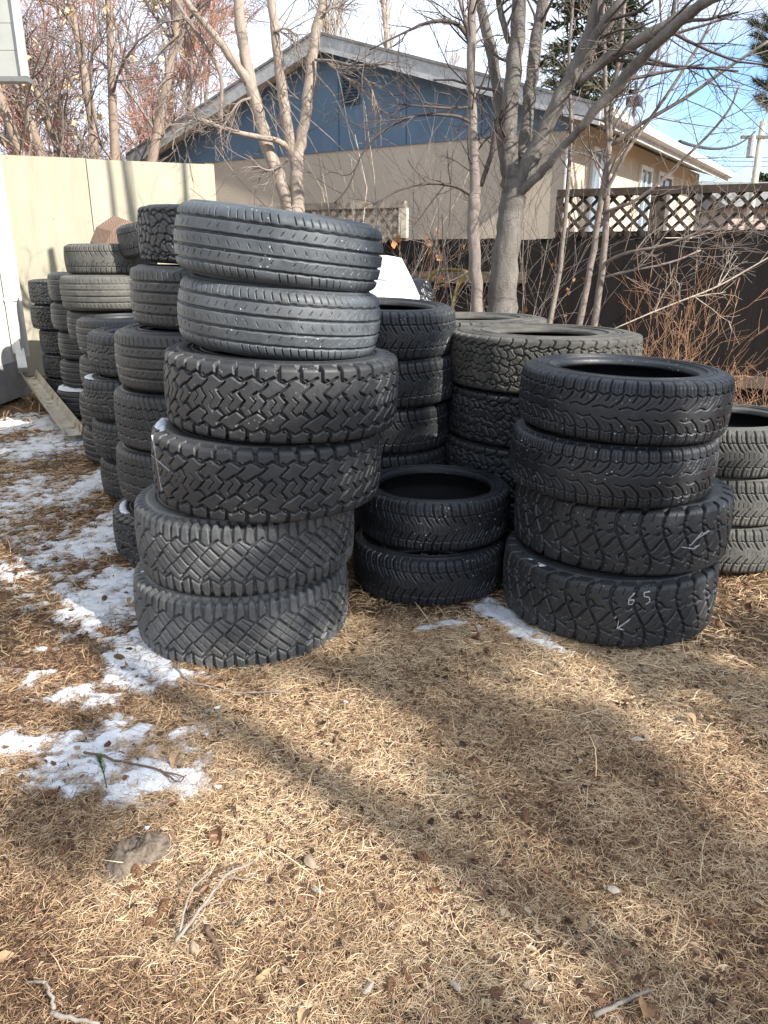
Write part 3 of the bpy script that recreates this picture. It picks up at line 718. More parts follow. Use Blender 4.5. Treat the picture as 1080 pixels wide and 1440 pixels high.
# saplings in front of the dark fence
SAP = [('young sapling, left of the three in front of the lattice edge', [(772, 460, 3.4), (788, 374, 3.2), (798, 264, 3), (803, 180, 2.6), (800, 90, 2.2), (806, 0, 2), (812, -60, 1.6)], []),
       ('thickest grey sapling standing before the dark lattice fence', [(814, 462, 4.6), (831, 374, 4.4), (845, 285, 4.2), (856, 215, 4), (860, 150, 3.4), (872, 70, 3), (880, -20, 2.5)], [[(845, 285, 3), (880, 215, 2.6, -.1), (905, 180, 2.4, -.1), (940, 130, 2.2, -.2), (985, 60, 2, -.2), (1010, 10, 1.6, -.2)], [(852, 250, 2.2), (858, 190, 2), (925, 80, 1.8), (928, 0, 1.4)]]),
       ('tan sapling with long side branches before the dark lattice fence', [(834, 464, 5), (846, 386, 4.8), (853, 290, 4.4), (855, 225, 3.6), (852, 150, 3), (850, 60, 2.6), (846, -30, 2)],
         [[(849, 371, 2.6), (870, 360, 2.4, -.1), (893, 353, 2.2, -.2), (945, 342, 2, -.3), (1000, 318, 1.6, -.4)], [(846, 300, 2.4), (900, 278, 2.2, -.15), (960, 225, 2, -.25), (1018, 165, 1.8, -.35), (1040, 120, 1.2, -.4)],
          [(858, 205, 3), (905, 172, 2.6, -.1), (960, 140, 2.4, -.2), (1020, 98, 2.2, -.3), (1080, 58, 1.8, -.4)], [(850, 390, 2), (880, 382, 1.8, -.1), (940, 370, 1.5, -.2), (985, 352, 1.2, -.2)]])]
for l, trunk, lb in SAP:
    tree_from_limbs('sapling', l, 5.7, trunk, lb, M['bark_slim'], M['twig_grey'], (13, .5, 10, .0017), 'saplings in front of the dark fence', ground=-.1)

def shrub(name, label, bx, by, stems, hgt, spread, mat, lvl=2, leaves=0, lean=(0, 0), nch=4, r=.006, minr=.0016, matl=None):
    t = thing(name, label, 'shrub', (bx, by, 0)); mb = MB(); tips = []
    for _ in range(stems):
        a = rng.uniform(0, 2*PI); s = rng.uniform(.05, 1)*spread
        d = np.array([math.cos(a)*s+lean[0], math.sin(a)*s+lean[1], 1])
        grow(mb, (bx+rng.normal(0, .10), by+rng.normal(0, .06), -.02), d, hgt*rng.uniform(.5, 1.1), r*rng.uniform(.6, 1.2), lvl, nch, .6, .13, .05, 6, 5, minr, tips)
    mb.build('stems', mat, t, True)
    if leaves:
        tips = [q for q in tips if q[2] < 1.5]; ix = rng.permutation(len(tips))[:leaves]; leafset([tips[q] for q in ix], .055, matl or M['leaf_dry'], 'leaves', t, .03, 2)
    return t
p = pt(600, 420, 6.2); shrub('leafy_shrub', 'tan twiggy shrub with a few curled orange leaves between white bag and slim tree', p[0], 6.2, 9, 1.9, .28, M['twig_grey'], 2, 26, nch=4, r=.009)
p = pt(560, 420, 6.5); shrub('leafy_shrub', 'thin twiggy shrub with brown leaves against the fence rail right of the lattice end', p[0], 6.5, 5, 1.6, .25, M['twig_rust'], 2, 26, nch=3, r=.006)
p = pt(640, 420, 6.3); shrub('leafy_shrub', 'small shrub with hanging orange leaves between the slim tree and the big grey trunk', p[0]+.3, 6.3, 4, 1.5, .15, M['twig_slim' if 'twig_slim' in M else 'twig_grey'], 2, 30, nch=3, r=.006)
p = pt(490, 300, 7.0); shrub('whip_shrub', 'pale upright whips rising in front of the stucco wall above the left lattice', p[0], 6.9, 8, 2.3, .12, M['twig_pale'], 1, 0, nch=3, r=.010, minr=.004)
p = pt(745, 420, 6.1); shrub('twig_shrub', 'fine brown twigs beside the base of the big grey tree', p[0], 6.1, 9, 1.8, .35, M['twig_grey'], 2, 0, nch=4, r=.006)
p = pt(960, 560, 5.3); shrub('rusty_shrub', 'rust brown tangled shrub before the dark fence at right', p[0], 5.35, 12, 1.0, 1.1, M['twig_rust'], 3, 0, nch=3, r=.007, minr=.0018)
p = pt(1060, 560, 5.0); shrub('rusty_shrub', 'lower rust brown shrub at the right edge above the tan tyres', p[0], 4.9, 10, .65, .8, M['twig_rust'], 3, 0, nch=3, r=.006, minr=.0018)
# one long pale cane leaning across the dark fence
P, r = limb([(855, 466, .8), (930, 434, 1.1), (1006, 404, 1.1), (1060, 374, 1.0), (1110, 345, .8)], 5.2)
mb = MB(); mb.tube(P, r, 6); twigs(mb, P, r, 10, .25, 1, .2, minr=.0016, rs=.7); tag(mb.build('cane', M['twig_pale'], smooth=True, base=P[0]), 'long pale leaning cane crossing in front of the rusty shrub', 'branch')

# ------------------------------------------------------------------ plywood wall, building at left, fences
PW0 = np.array([-3.86, 8.34]); PW1 = np.array([-1.88, 9.12])
m = Mat('painted_plywood', .75, .25)
v = m.mapp((3, 3, .6)); c = m.mix(m.ramp(m.noise(2.2, 5, v), [(.35, 0), (.7, 1)]), (.36, .335, .255), (.44, .41, .32))
c = m.mix(m.ramp(m.noise(30, 5, m.mapp((1, 1, .10)), .7), [(.62, 0), (.75, .5)]), c, (.28, .265, .24))
c = m.mix(m.ramp(m.voro(5.5), [(.022, .85), (.045, 0)]), c, (.10, .09, .08))
m.col(c); m.bump(m.noise(60, 4, m.mapp((1, 1, .12))), .002)
M['ply'] = m.m
d2 = (PW1-PW0)/np.linalg.norm(PW1-PW0); nrm = np.array([d2[1], -d2[0]]); LW = np.linalg.norm(PW1-PW0)
t = thing('plywood_wall', 'tall cream painted plywood wall behind the left row of tyres', 'wall', (PW0[0], PW0[1], 0))
seam = .80
Mx = (np.array([[d2[0], nrm[0], 0], [d2[1], nrm[1], 0], [0, 0, 1.]]), np.array([PW0[0], PW0[1], 0]))
for a, b, hh in ((-.6, seam-.004, 2.272), (seam+.004, LW, 2.266)):
    mb = MB(); mb.box((a, -.02, .06), (b, 0, hh), Mx); mb.build('panel', M['ply'], t)
mb = MB()
for a in (0.0, seam, LW-.05): mb.box((a-.045, -.115, 0), (a+.045, -.022, 2.28), Mx)
mb.build('post', plain('old_post_wood', (.16, .13, .10)), t)
M['white_trim'] = plain('chipped_white_paint', (.66, .66, .65), .6, .15, 12)
M['lap'] = plain('pale_grey_siding', (.33, .335, .31), .6, .1, 3)
b = thing('garage', 'pale house side at the left edge with overhanging sided gable end', 'building', (-3.55, 7.55, 0))
mb = MB(); mb.box((-7, -1, .0), (-3.56, 7.55, 2.62)); mb.build('wall', plain('white_stucco', (.62, .61, .57), .85, .1, 5, .002), b)
mb = MB(); mb.box((-7, -1, 0), (-3.545, 7.56, .34)); mb.build('foundation', plain('grey_concrete', (.30, .30, .30), .9, .2, 6, .003), b)
mb = MB()
for k in range(12):
    z0 = 2.75+k*.2; mb.add([[-7, 7.281, z0], [-3.055, 7.281, z0], [-3.055, 7.285, z0+.2], [-7, 7.285, z0+.2], [-7, 7.30, z0], [-3.055, 7.30, z0], [-3.055, 7.30, z0+.2], [-7, 7.30, z0+.2]],
        [[0, 1, 2, 3], [4, 7, 6, 5], [0, 4, 5, 1], [2, 6, 7, 3], [1, 5, 6, 2], [0, 3, 7, 4]])
mb.box((-7, 7.301, 2.75), (-3.055, 7.36, 5.06)); mb.build('gable_siding', M['lap'], b)
mb = MB(); mb.box((-7, 7.25, 2.71), (-3.04, 7.37, 2.748)); mb.build('eave_trim', plain('dark_grey_trim', (.16, .16, .165), .6), b)
mb = MB(); mb.box((-3.085, 7.248, 2.749), (-3.035, 7.30, 5.06)); mb.build('corner_trim', plain('grey_trim', (.42, .42, .40), .6), b)
mb = MB(); mb.box((-3.62, 7.48, .36), (-3.52, 7.60, 2.6)); mb.build('corner_board', M['white_trim'], b)
ds = thing('downspout', 'chipped white rectangular downspout on the corner of the left house', 'downspout', (-3.5, 7.35, .3))
mb = MB(); mb.box((-3.54, 7.30, .42), (-3.46, 7.40, 2.58)); mb.build('pipe', M['white_trim'], ds)
mb = MB(); mb.beam((-3.5, 7.35, .44), (-3.44, 7.24, .27), .08, .10, (0, 0, 1)); mb.build('elbow', M['white_trim'], ds)
mb = MB()
for zz in (.9, 2.0): mb.box((-3.546, 7.292, zz), (-3.452, 7.408, zz+.03))
mb.build('strap', M['white_trim'], ds)
# gutter trough lying from the downspout to the ground
p0 = np.array([-3.40, 7.25, .20]); p1 = gp(104, 617)+[0, 0, .02]
dd = unit(p1-p0); sd = unit(np.cross(dd, [0, 0, 1])); up = np.cross(sd, dd)
prof = [(-.085, .075), (-.083, .075), (-.060, .004), (.060, .004), (.083, .075), (.085, .075), (.063, 0), (-.063, 0)]
V = []
for tt in (0, 1):
    c = p0+(p1-p0)*tt
    V += [c+sd*x*.85+up*y for x, y in prof]
V = np.array(V); n = len(prof)
F4 = [[k*n+q, k*n+(q+1) % n, (k+1)*n+(q+1) % n, (k+1)*n+q] for k in range(1) for q in range(n)]
m = Mat('old_gutter_metal', .5, .5); c = m.mix(m.ramp(m.noise(6, 6, None, .7), [(.45, 0), (.62, 1)]), (.46, .43, .36), (.30, .26, .2)); m.col(m.mix(m.ramp(m.noise(14, 4), [(.58, 0), (.66, .9)]), c, (.13, .065, .03)))
mb = MB(); mb.add(V, F4); tag(mb.build('gutter_trough', m.m, base=p1), 'long open metal gutter trough sloping from the downspout onto the snowy ground', 'gutter')

FD = np.array([.931, -.364]); FD /= np.linalg.norm(FD); FN = np.array([FD[1], -FD[0]])   # along, towards camera
F0 = np.array([2.16, 6.34])
def fm(): return (np.array([[FD[0], FN[0], 0], [FD[1], FN[1], 0], [0, 0, 1.]]), np.array([F0[0], F0[1], 0]))
m = Mat('dark_stained_boards', .85, .2)
v = m.mapp((1, 1, .12)); c = m.mix(m.ramp(m.noise(20, 6, v, .7), [(.3, 0), (.72, 1)]), (.008, .0065, .0065), (.017, .014, .0135))
oi = m.N.new('ShaderNodeAttribute'); oi.attribute_name = 'tone'
c = m.mix(m.math('MULTIPLY', oi.outputs['Fac'], .25), c, (.024, .019, .018)); m.col(c); m.bump(m.noise(90, 5, v), .001)
M['fence'] = m.m
m = Mat('weathered_lattice_wood', .85, .2); v = m.noise(26, 5)
m.col(m.mix(m.ramp(v, [(.3, 0), (.7, 1)]), (.036, .028, .023), (.078, .062, .051))); m.bump(m.noise(80, 4), .002); M['lattice'] = m.m
m = Mat('grey_lattice_wood', .85, .2); v = m.noise(26, 5)
m.col(m.mix(m.ramp(v, [(.3, 0), (.7, 1)]), (.22, .185, .15), (.36, .31, .25))); M['lattice2'] = m.m
M['rail'] = plain('grey_rail_wood', (.12, .095, .075), .85, .3, 14)
fn = thing('board_fence', 'dark stained board fence behind the trees and shrubs', 'fence', (F0[0], F0[1], 0))
mb = MB(); x = -4.1
while x < 3.6:
    w = rng.uniform(.135, .15); mb.box((x, -.02, .04), (x+w-.0012, 0, 1.435+rng.uniform(-.008, .008)), fm(), a=rng.random()); x += w
mb.build('boards', M['fence'], fn, attr='tone')
for z in (1.08, .3):
    mb = MB(); mb.box((-4.1, .003, z), (-1.02 if z > 1 else 3.6, .045, z+.09), fm()); mb.build('rail', M['rail'], fn)
for x in (-2.2, -.85, 3.1):
    mb = MB(); mb.box((x-.045, -.115, 0), (x+.045, -.023, 1.42), fm()); mb.build('post', M['fence'], fn)
def lattice(name, label, x0, x1, z0, z1, mat, pitch=.110, sw=.026, cap=True, endw=.05, endmat=None):
    t = thing(name, label, 'lattice', (*(F0+FD*(x0+x1)/2), z0))
    for k, (sg, yo) in enumerate(((1, .0), (-1, .010))):
        mb = MB(); hh = z1-z0; c = x0-hh
        while c < x1+hh:
            a = (c, z0) if sg > 0 else (c, z1); b_ = (c+hh, z1) if sg > 0 else (c+hh, z0)
            (ax, az), (bx, bz) = a, b_
            ta, tb = 0.0, 1.0
            if ax < x0: ta = (x0-ax)/(bx-ax)
            if bx > x1: tb = (x1-ax)/(bx-ax)
            if tb-ta > .05:
                q0 = (ax+(bx-ax)*ta, az+(bz-az)*ta); q1 = (ax+(bx-ax)*tb, az+(bz-az)*tb)
                dv = np.array([q1[0]-q0[0], q1[1]-q0[1]]); dv /= np.linalg.norm(dv); nn = np.array([-dv[1], dv[0]])*sw/2
                poly = [(q0[0]+nn[0], yo, q0[1]+nn[1]), (q1[0]+nn[0], yo, q1[1]+nn[1]), (q1[0]-nn[0], yo, q1[1]-nn[1]), (q0[0]-nn[0], yo, q0[1]-nn[1])]
                A = fm(); poly = np.array(poly)@A[0].T+A[1]
                mb.prism(poly, np.array([FN[0], FN[1], 0])*.009)
            c += pitch*math.sqrt(2)*.74
        mb.build('slats', mat, t)
    mb = MB(); mb.box((x0-.02, -.025, z1-.02), (x1+.02, .045, z1+.035), fm()); mb.build('top_rail', mat, t)
    mb = MB(); mb.box((x0-.02, -.02, z0-.02), (x1+.02, -.002, z0+.03), fm()); mb.build('bottom_rail', mat, t)
    for x in (x0, x1):
        mb = MB(); mb.box((x-endw/2, -.023, z0+.031), (x+endw/2, .042, z1-.021), fm()); mb.build('end_post', endmat if (endmat and x == x1) else mat, t)
    return t
lattice('lattice_panel', 'dark brown diamond lattice panel on top of the fence at right', -.78, 3.4, 1.455, 1.77, M['lattice'])
lattice('lattice_panel', 'weathered grey lattice panel ending in a pale post behind the left stack', -3.9, -2.13, 1.42, 1.72, M['lattice2'], .095, .030, endw=.07, endmat=plain('pale_post_wood', (.55, .49, .40), .8, .15))

# ------------------------------------------------------------------ the blue gabled house
a_ = np.array([math.sin(R_(32.6)), math.cos(R_(32.6)), 0]); b_ = np.array([-a_[1], a_[0], 0]); K0 = np.array([2.42, 11.0, 0])
HM = (np.stack([a_, b_, [0, 0, 1]], 1), K0)
def hp(a, b, z): return K0+a_*a+b_*b+np.array([0, 0, z])
W = 7.75; LH = 8.4; ze = 3.07; zr = 4.28
hs = thing('gabled_house', 'beige stucco house with blue gable and long eave behind the fence', 'house', tuple(K0))
m = Mat('beige_stucco', .9, .15); c = m.mix(m.ramp(m.noise(1.2, 5), [(.3, 0), (.7, 1)]), (.48, .41, .325), (.55, .475, .385)); m.col(c); m.bump(m.noise(45, 5, None, .7), .012); M['stucco'] = m.m
m = Mat('blue_painted_board', .7, .25); c = m.mix(m.ramp(m.noise(1.6, 5), [(.3, 0), (.7, 1)]), (.105, .165, .235), (.135, .20, .275))
c = m.mix(m.ramp(m.noise(3, 6, m.mapp((1, 1, .3)), .7), [(.62, 0), (.72, .35)]), c, (.20, .23, .26)); m.col(c); m.bump(m.noise(20, 5), .003); M['blue'] = m.m
m = Mat('weathered_fascia', .75, .25); c = m.mix(m.ramp(m.noise(8, 6, None, .7), [(.35, 0), (.65, 1)]), (.36, .36, .35), (.56, .56, .55)); m.col(m.mix(m.ramp(m.noise(40, 4), [(.6, 0), (.7, .6)]), c, (.25, .22, .2))); M['fascia'] = m.m
M['soffit'] = plain('pale_soffit', (.62, .60, .55), .7, .08)
m = Mat('grey_shingles', .9, .15); c = m.mix(m.ramp(m.noise(6, 5), [(.3, 0), (.7, 1)]), (.16, .155, .15), (.26, .25, .24)); m.col(c); m.bump(m.noise(60, 3), .01); M['shingle'] = m.m
zb = 2.883
mb = MB(); mb.box((0, 0, 0), (LH, W, zb), HM); mb.build('wall', M['stucco'], hs)
mb = MB(); mb.prism([hp(-.02, 0.0, zb), hp(-.02, W, zb), hp(-.02, W, ze), hp(-.02, W/2, zr), hp(-.02, 0.0, ze)], a_*.06); mb.build('gable', M['blue'], hs)
mb = MB(); mb.box((.05, .002, zb+.002), (LH, W-.002, ze-.02), HM); mb.build('frieze', M['stucco'], hs)
for k in range(1, 7):
    pass
M['joint'] = plain('dark_blue_joint', (.06, .10, .15))
for bb in (1.25, 2.47, 3.69, 4.91, 6.13, 7.3):
    top = ze+(zr-ze)*(1-abs(bb-W/2)/(W/2))-.03; mb = MB(); mb.box((-.026, bb-.006, zb+.01), (-.0205, bb+.006, top), HM); mb.build('batten', M['joint'], hs)
# vent
vb = W/2-.42; mb = MB(); mb.box((-.045, vb-.17, 3.50), (-.021, vb+.17, 3.96), HM); fr = mb.build('vent', plain('blue_vent_frame', (.085, .145, .21)), hs)
mb = MB()
for k in range(10): mb.prism([hp(-.05, vb-.14, 3.53+k*.042), hp(-.075, vb-.14, 3.52+k*.042), hp(-.075, vb-.14, 3.527+k*.042), hp(-.05, vb-.14, 3.562+k*.042)], b_*.28)
o = mb.build('louvre', plain('dark_blue_slats', (.06, .085, .11)), fr, base=hs.location)  # slats in a darker, greyer blue than the vent frame
ov = .30; eo = .52; sl = (zr-ze)/(W/2)
def roof(nm, mat, dz0, dz1, a0, a1, parent=hs):
    o = []
    for sgn in (0, 1):
        mb = MB()
        e = -eo if sgn == 0 else W+eo; zz = ze-eo*sl
        mb.prism([hp(a0, e, zz+dz0), hp(a0, W/2, zr+dz0), hp(a0, W/2, zr+dz1), hp(a0, e, zz+dz1)], a_*(a1-a0)); o.append(mb.build(nm, mat, parent))
    return o
roof('roof', M['shingle'], .165, .20, -ov-.05, LH+ov)
roof('soffit', M['soffit'], .02, .035, -ov+.001, LH+ov-.05)
for sgn in (0, 1):
    mb = MB(); e = -eo if sgn == 0 else W+eo; zz = ze-eo*sl
    mb.prism([hp(-ov-.03, e, zz-.05), hp(-ov-.03, W/2, zr-.05), hp(-ov-.03, W/2, zr+.163), hp(-ov-.03, e, zz+.163)], a_*.03); mb.build('rake_board', M['fascia'], hs)
    e2 = e-(.02 if sgn == 0 else -.02)
    mb = MB(); mb.prism([hp(-ov, e, zz-.03), hp(-ov, e2, zz-.03), hp(-ov, e2, zz+.16), hp(-ov, e, zz+.16)], a_*(LH+2*ov)); mb.build('fascia', M['fascia'], hs)
mb = MB(); zz = ze-eo*sl
mb.prism([hp(-ov, -eo-.022, zz+.04), hp(-ov, -eo-.13, zz+.06), hp(-ov, -eo-.13, zz+.16), hp(-ov, -eo-.022, zz+.16)], a_*(LH+2*ov)); mb.build('gutter', M['white_trim'], hs)
M['frame'] = plain('white_window_frame', (.72, .72, .70), .5, .06)
g = Mat('window_glass', .06, .6); g.col((.16, .21, .25)); M['glass'] = g.m
gd = Mat('dark_glass', .08, .5); gd.col((.035, .035, .04))
for a0, a1, z0, z1, gm, nm in ((1.0, 1.75, .9, 2.80, M['glass'], 'window'), (3.55, 4.3, 1.2, 2.80, M['glass'], 'window'), (4.75, 5.85, .3, 2.80, gd.m, 'patio_door')):
    mb = MB(); f = .07
    mb.box((a0, -.05, z0), (a0+f, -.002, z1), HM); mb.box((a1-f, -.05, z0), (a1, -.002, z1), HM); mb.box((a0+f, -.05, z1-f), (a1-f, -.002, z1), HM); mb.box((a0+f, -.05, z0), (a1-f, -.002, z0+f), HM)
    mid = (a0+a1)/2; mb.box((mid-.02, -.042, z0+f), (mid+.02, -.002, z1-f), HM)
    w_ = mb.build(nm, M['frame'], hs)
    for q0, q1 in ((a0+f, mid-.02), (mid+.02, a1-f)):
        mb = MB(); mb.box((q0, -.02, z0+f), (q1, -.004, z1-f), HM); mb.build('pane', gm, w_, base=hs.location)
mb = MB(); mb.box((4.4, -.30, .1), (4.62, -.004, 2.5), HM); mb.build('trim_panel', plain('brown_trim', (.10, .085, .075)), hs)
mb = MB(); mb.box((-.024, -.026, .2), (.10, -.002, zb-.05), HM); mb.build('corner_trim', M['frame'], hs)
an = thing('roof_antenna', 'small dark antenna mast on the long eave of the beige house', 'antenna', tuple(hp(5.0, .6, 3.3)))
mb = MB(); mb.tube([hp(5.0, .6, 3.2), hp(5.0, .6, 4.35)], [.03, .03], 8); mb.build('mast', plain('dark_metal', (.03, .03, .04), .5), an, True)
mb = MB(); mb.box((4.85, .48, 3.95), (5.1, .72, 4.1), HM); mb.build('receiver', plain('dark_plastic', (.04, .04, .06), .5), an)

# utility pole, wires
pp = pt(1062, 250, 36.0); top = pt(1069, 170, 36.0)
up_ = thing('utility_pole', 'pale wooden utility pole with grey transformer beyond the house', 'utility pole', (pp[0], 36, 0))
mb = MB(); mb.tube([(pp[0], 36, -.1), (pp[0], 36, top[2])], [.17, .13], 10); mb.build('pole', plain('pale_pole_wood', (.45, .42, .34), .85, .2, 5), up_, True)
q = pt(1056, 206, 36.0); mb = MB(); mb.tube([(pp[0]-.36, 36, q[2]-.45), (pp[0]-.36, 36, q[2]-.4), (pp[0]-.36, 36, q[2]+.4), (pp[0]-.36, 36, q[2]+.45)], [.12, .17, .17, .12], 12); mb.build('transformer', plain('grey_transformer', (.42, .43, .44), .5), up_)
mb = MB(); mb.box((pp[0]-.9, 35.85, top[2]-.7), (pp[0]+.9, 35.98, top[2]-.58)); mb.build('crossarm', plain('dark_crossarm', (.14, .12, .1)), up_)
def wire(label, p, q, sag, r):
    P = [np.array(p)+(np.array(q)-np.array(p))*t-np.array([0, 0, sag*4*t*(1-t)]) for t in np.linspace(0, 1, 17)]
    mb = MB(); mb.tube(P, [r]*17, 5); tag(mb.build('power_line', plain('black_cable', (.03, .03, .035), .6), base=P[0]), label, 'wire', 'cables strung past the house')
wire('thick black cable running from the house eave to the utility pole', hp(6.2, .0, 3.45), pt(1062, 185, 36), .35, .035)
for k, vv in enumerate((214, 219, 226)):
    wire(('highest', 'middle', 'lowest')[k]+' of three thin wires beyond the house eave', pt(900, vv, 60), pt(1180, vv+3, 60), .3, .022)
# houses across the street, seen through the lattice
def far_house(label, u0, u1, v0, Y, mw, mr):
    p = pt(u0, v0, Y); q = pt(u1, v0, Y); z = p[2]
    t = thing('distant_house', label, 'house', ((p[0]+q[0])/2, Y, 0))
    mb = MB(); mb.box((p[0], Y, 0), (q[0], Y+7, z)); mb.build('wall', mw, t)
    mb = MB(); mb.prism([(p[0]-.4, Y-.5, z-.1), (p[0]-.4, Y+3.5, z+1.3), (p[0]-.4, Y+7.5, z-.1)], (q[0]-p[0]+.8, 0, 0)); mb.build('roof', mr, t)
    for f in (.2, .6):
        x = p[0]+(q[0]-p[0])*f; mb = MB(); mb.box((x, Y-.05, z-1.5), (x+1.5, Y-.01, z-.5)); w = mb.build('window', M['frame'], t)
        mb = MB(); mb.box((x+.1, Y-.07, z-1.4), (x+1.4, Y-.052, z-.6)); mb.build('pane', M['glass'], w, base=t.location)
far_house('low pinkish house far beyond the right lattice', 1028, 1300, 288, 38, plain('pinkish_siding', (.42, .33, .29)), M['shingle'])

# ------------------------------------------------------------------ background trees
def bare_tree(name, label, x, y, hgt, r, stems, nch, lvl, mt, mtw, spread=.5, up=.1, minr=.006, leaves=0, L0=.45, lean=.25, group=None, leafmat=None, lsize=.12, ratio=(.45, .72)):
    t = thing(name, label, 'tree', (x, y, 0), group); tr = MB(); tw = MB(); tips = []
    for s in range(stems):
        a = 2*PI*s/stems+rng.uniform(-.4, .4); ln = lean*rng.uniform(.3, 1.2) if stems > 1 else .03
        P = [np.array([x+.12*math.cos(a)*(stems > 1), y+.12*math.sin(a)*(stems > 1), -.05])]; d = np.array([math.cos(a)*ln, math.sin(a)*ln, 1]); d = unit(d)
        for k in range(8): d = unit(d+rng.normal(0, .05, 3)); P.append(P[-1]+d*hgt*rng.uniform(.75, 1.05)/8)
        P = np.array(P); rr = np.linspace(r, r*.18, len(P)); tr.tube(P, rr, 8)
        twigs(tw, P, rr, nch, hgt*L0, lvl, .22, spread*1.3, 5, minr, up, .12, .5, tips=tips)
    tr.build('trunk', mt, t, True); tw.build('crown', mtw, t, True)
    if leaves and tips:
        ix = rng.permutation(len(tips))[:leaves]; leafset([tips[q] for q in ix], lsize, leafmat or M['leaf_pale'], 'leaves', t, .1, 2)
    return t
p = pt(132, 215, 14.0)
bare_tree('bare_tree', 'large multi stemmed bare tree with pale leaf clusters behind the plywood wall', p[0], 14, 8.5, .13, 6, 13, 2, bark('brown_bark', (.22, .165, .13), (.36, .28, .22)), M['twig_grey'], .55, .06, .007, 130, .22, .28, ratio=(.4, .6))
for u, Y, l in ((235, 23, 'red twigged bare tree touching the left slope of the house roof'), (60, 24, 'red twigged bare tree far behind the upper left eave')):
    p = pt(u, 215, Y); bare_tree('red_twigged_tree', l, p[0], Y, 9.5, .09, 5, 11, 3, M['bark_slim'], M['twig_red'], .5, .07, .008, 0, .22, .30, 'red twigged trees beyond the wall', ratio=(.42, .62))
for u, Y, l in ((418, 30, 'pale poplar behind the roof peak, left one'), (490, 31, 'tallest pale poplar behind the right slope of the roof'), (548, 30, 'pale poplar behind the right slope of the roof, rightmost'), (600, 34, 'small thin poplar far behind the right roof slope')):
    p = pt(u, 100, Y); bare_tree('poplar_tree', l, p[0], Y, 13 if u < 560 else 9.5, .14, 1, 46, 1, M['bark_pale'], M['twig_pale'], .28, .28, .012, 0, .16, group='poplars behind the house')

M['needle'] = None
m = Mat('spruce_needles', .7, .2); m.col(m.ramp(m.attr('tint'), [(0, (.022, .035, .020)), (.6, (.05, .068, .038)), (1, (.11, .115, .07))])); M['needle'] = m.m
def conifer(name, label, x, y, z0, hgt, rad, nb, bl, bw, per, group=None, cat='tree', tmin=0.0, droop=.25, keep=1.0, brown=0.0):
    """trunk and tiers of boughs carrying many thin needle blades"""
    t = thing(name, label, cat, (x, y, 0), group)
    mb = MB(); mb.tube([(x, y, -.05), (x, y, z0+hgt)], [hgt*.016+.03, .02], 9); mb.build('trunk', M['bark_slim'], t, True)
    V = []; T = []; br = MB()
    for k in range(nb):
        f = rng.uniform(tmin, 1)**.85; zz = z0+hgt*f; R = rad*(1-f)**.8*rng.uniform(.65, 1.1)+.06
        if rng.random() > keep: continue
        a = rng.uniform(0, 2*PI); d = np.array([math.cos(a), math.sin(a), 0]); tn = rng.random()
        pts = [np.array([x, y, zz])+d*R*q+np.array([0, 0, -droop*R*q+.22*R*q*q]) for q in (0, .35, .7, 1)]
        br.tube(pts, [.016, .012, .008, .004], 4, cap=False)
        n = int(per*R/max(rad, .1))+6
        q = rng.uniform(.12, 1, n)**.8; c = np.array([x, y, zz])+d*(R*q)[:, None]; c[:, 2] += -droop*R*q+.22*R*q*q
        sd = np.array([-d[1], d[0], 0]); wsp = R*.38*(1.05-q)
        off = rng.uniform(-1, 1, n); c += sd*(off*wsp)[:, None]; c[:, 2] -= rng.uniform(0, .10, n)*R*np.abs(off)+rng.uniform(-.02, .06, n)
        dr = d*.6+sd*np.sign(off)[:, None]*.7+rng.normal(0, .45, (n, 3)); dr /= np.linalg.norm(dr, axis=1)[:, None]
        pr = np.cross(dr, rng.normal(0, 1, (n, 3))); pr /= np.linalg.norm(pr, axis=1)[:, None]
        l = bl*rng.uniform(.6, 1.3, n)[:, None]; w = bw*rng.uniform(.6, 1.3, n)[:, None]
        V.append(np.stack([c-pr*w/2, c+pr*w/2, c+dr*l], 1)); T.append(np.clip(rng.normal(.35+.3*tn, .2, n)+brown*(rng.random(n) < .3), 0, 1))
    V = np.concatenate(V).reshape(-1, 3); T = np.repeat(np.concatenate(T), 3)
    me = mesh_np('crown', V-np.array([x, y, 0]), np.arange(len(V)).reshape(-1, 3), M['needle'], False, {'tint': T}); link('crown', me, t)
    br.build('boughs', M['bark_slim'], t)
    return t
p = pt(822, 150, 24.0); conifer('spruce_tree', 'tall spruce directly behind the house, seen through the grey tree', p[0], 24, 1.0, 12.5, 2.6, 240, .34, .07, 130, brown=.5)
p = pt(1015, 240, 48.0); conifer('spruce_tree', 'small distant spruce left of the utility pole', p[0], 48, .3, 5.0, 1.9, 110, .5, .12, 80)
p = pt(1075, 240, 46.0); conifer('spruce_tree', 'distant spruce at the right edge beside the utility pole', p[0], 46, .3, 5.6, 2.3, 120, .5, .12, 90)
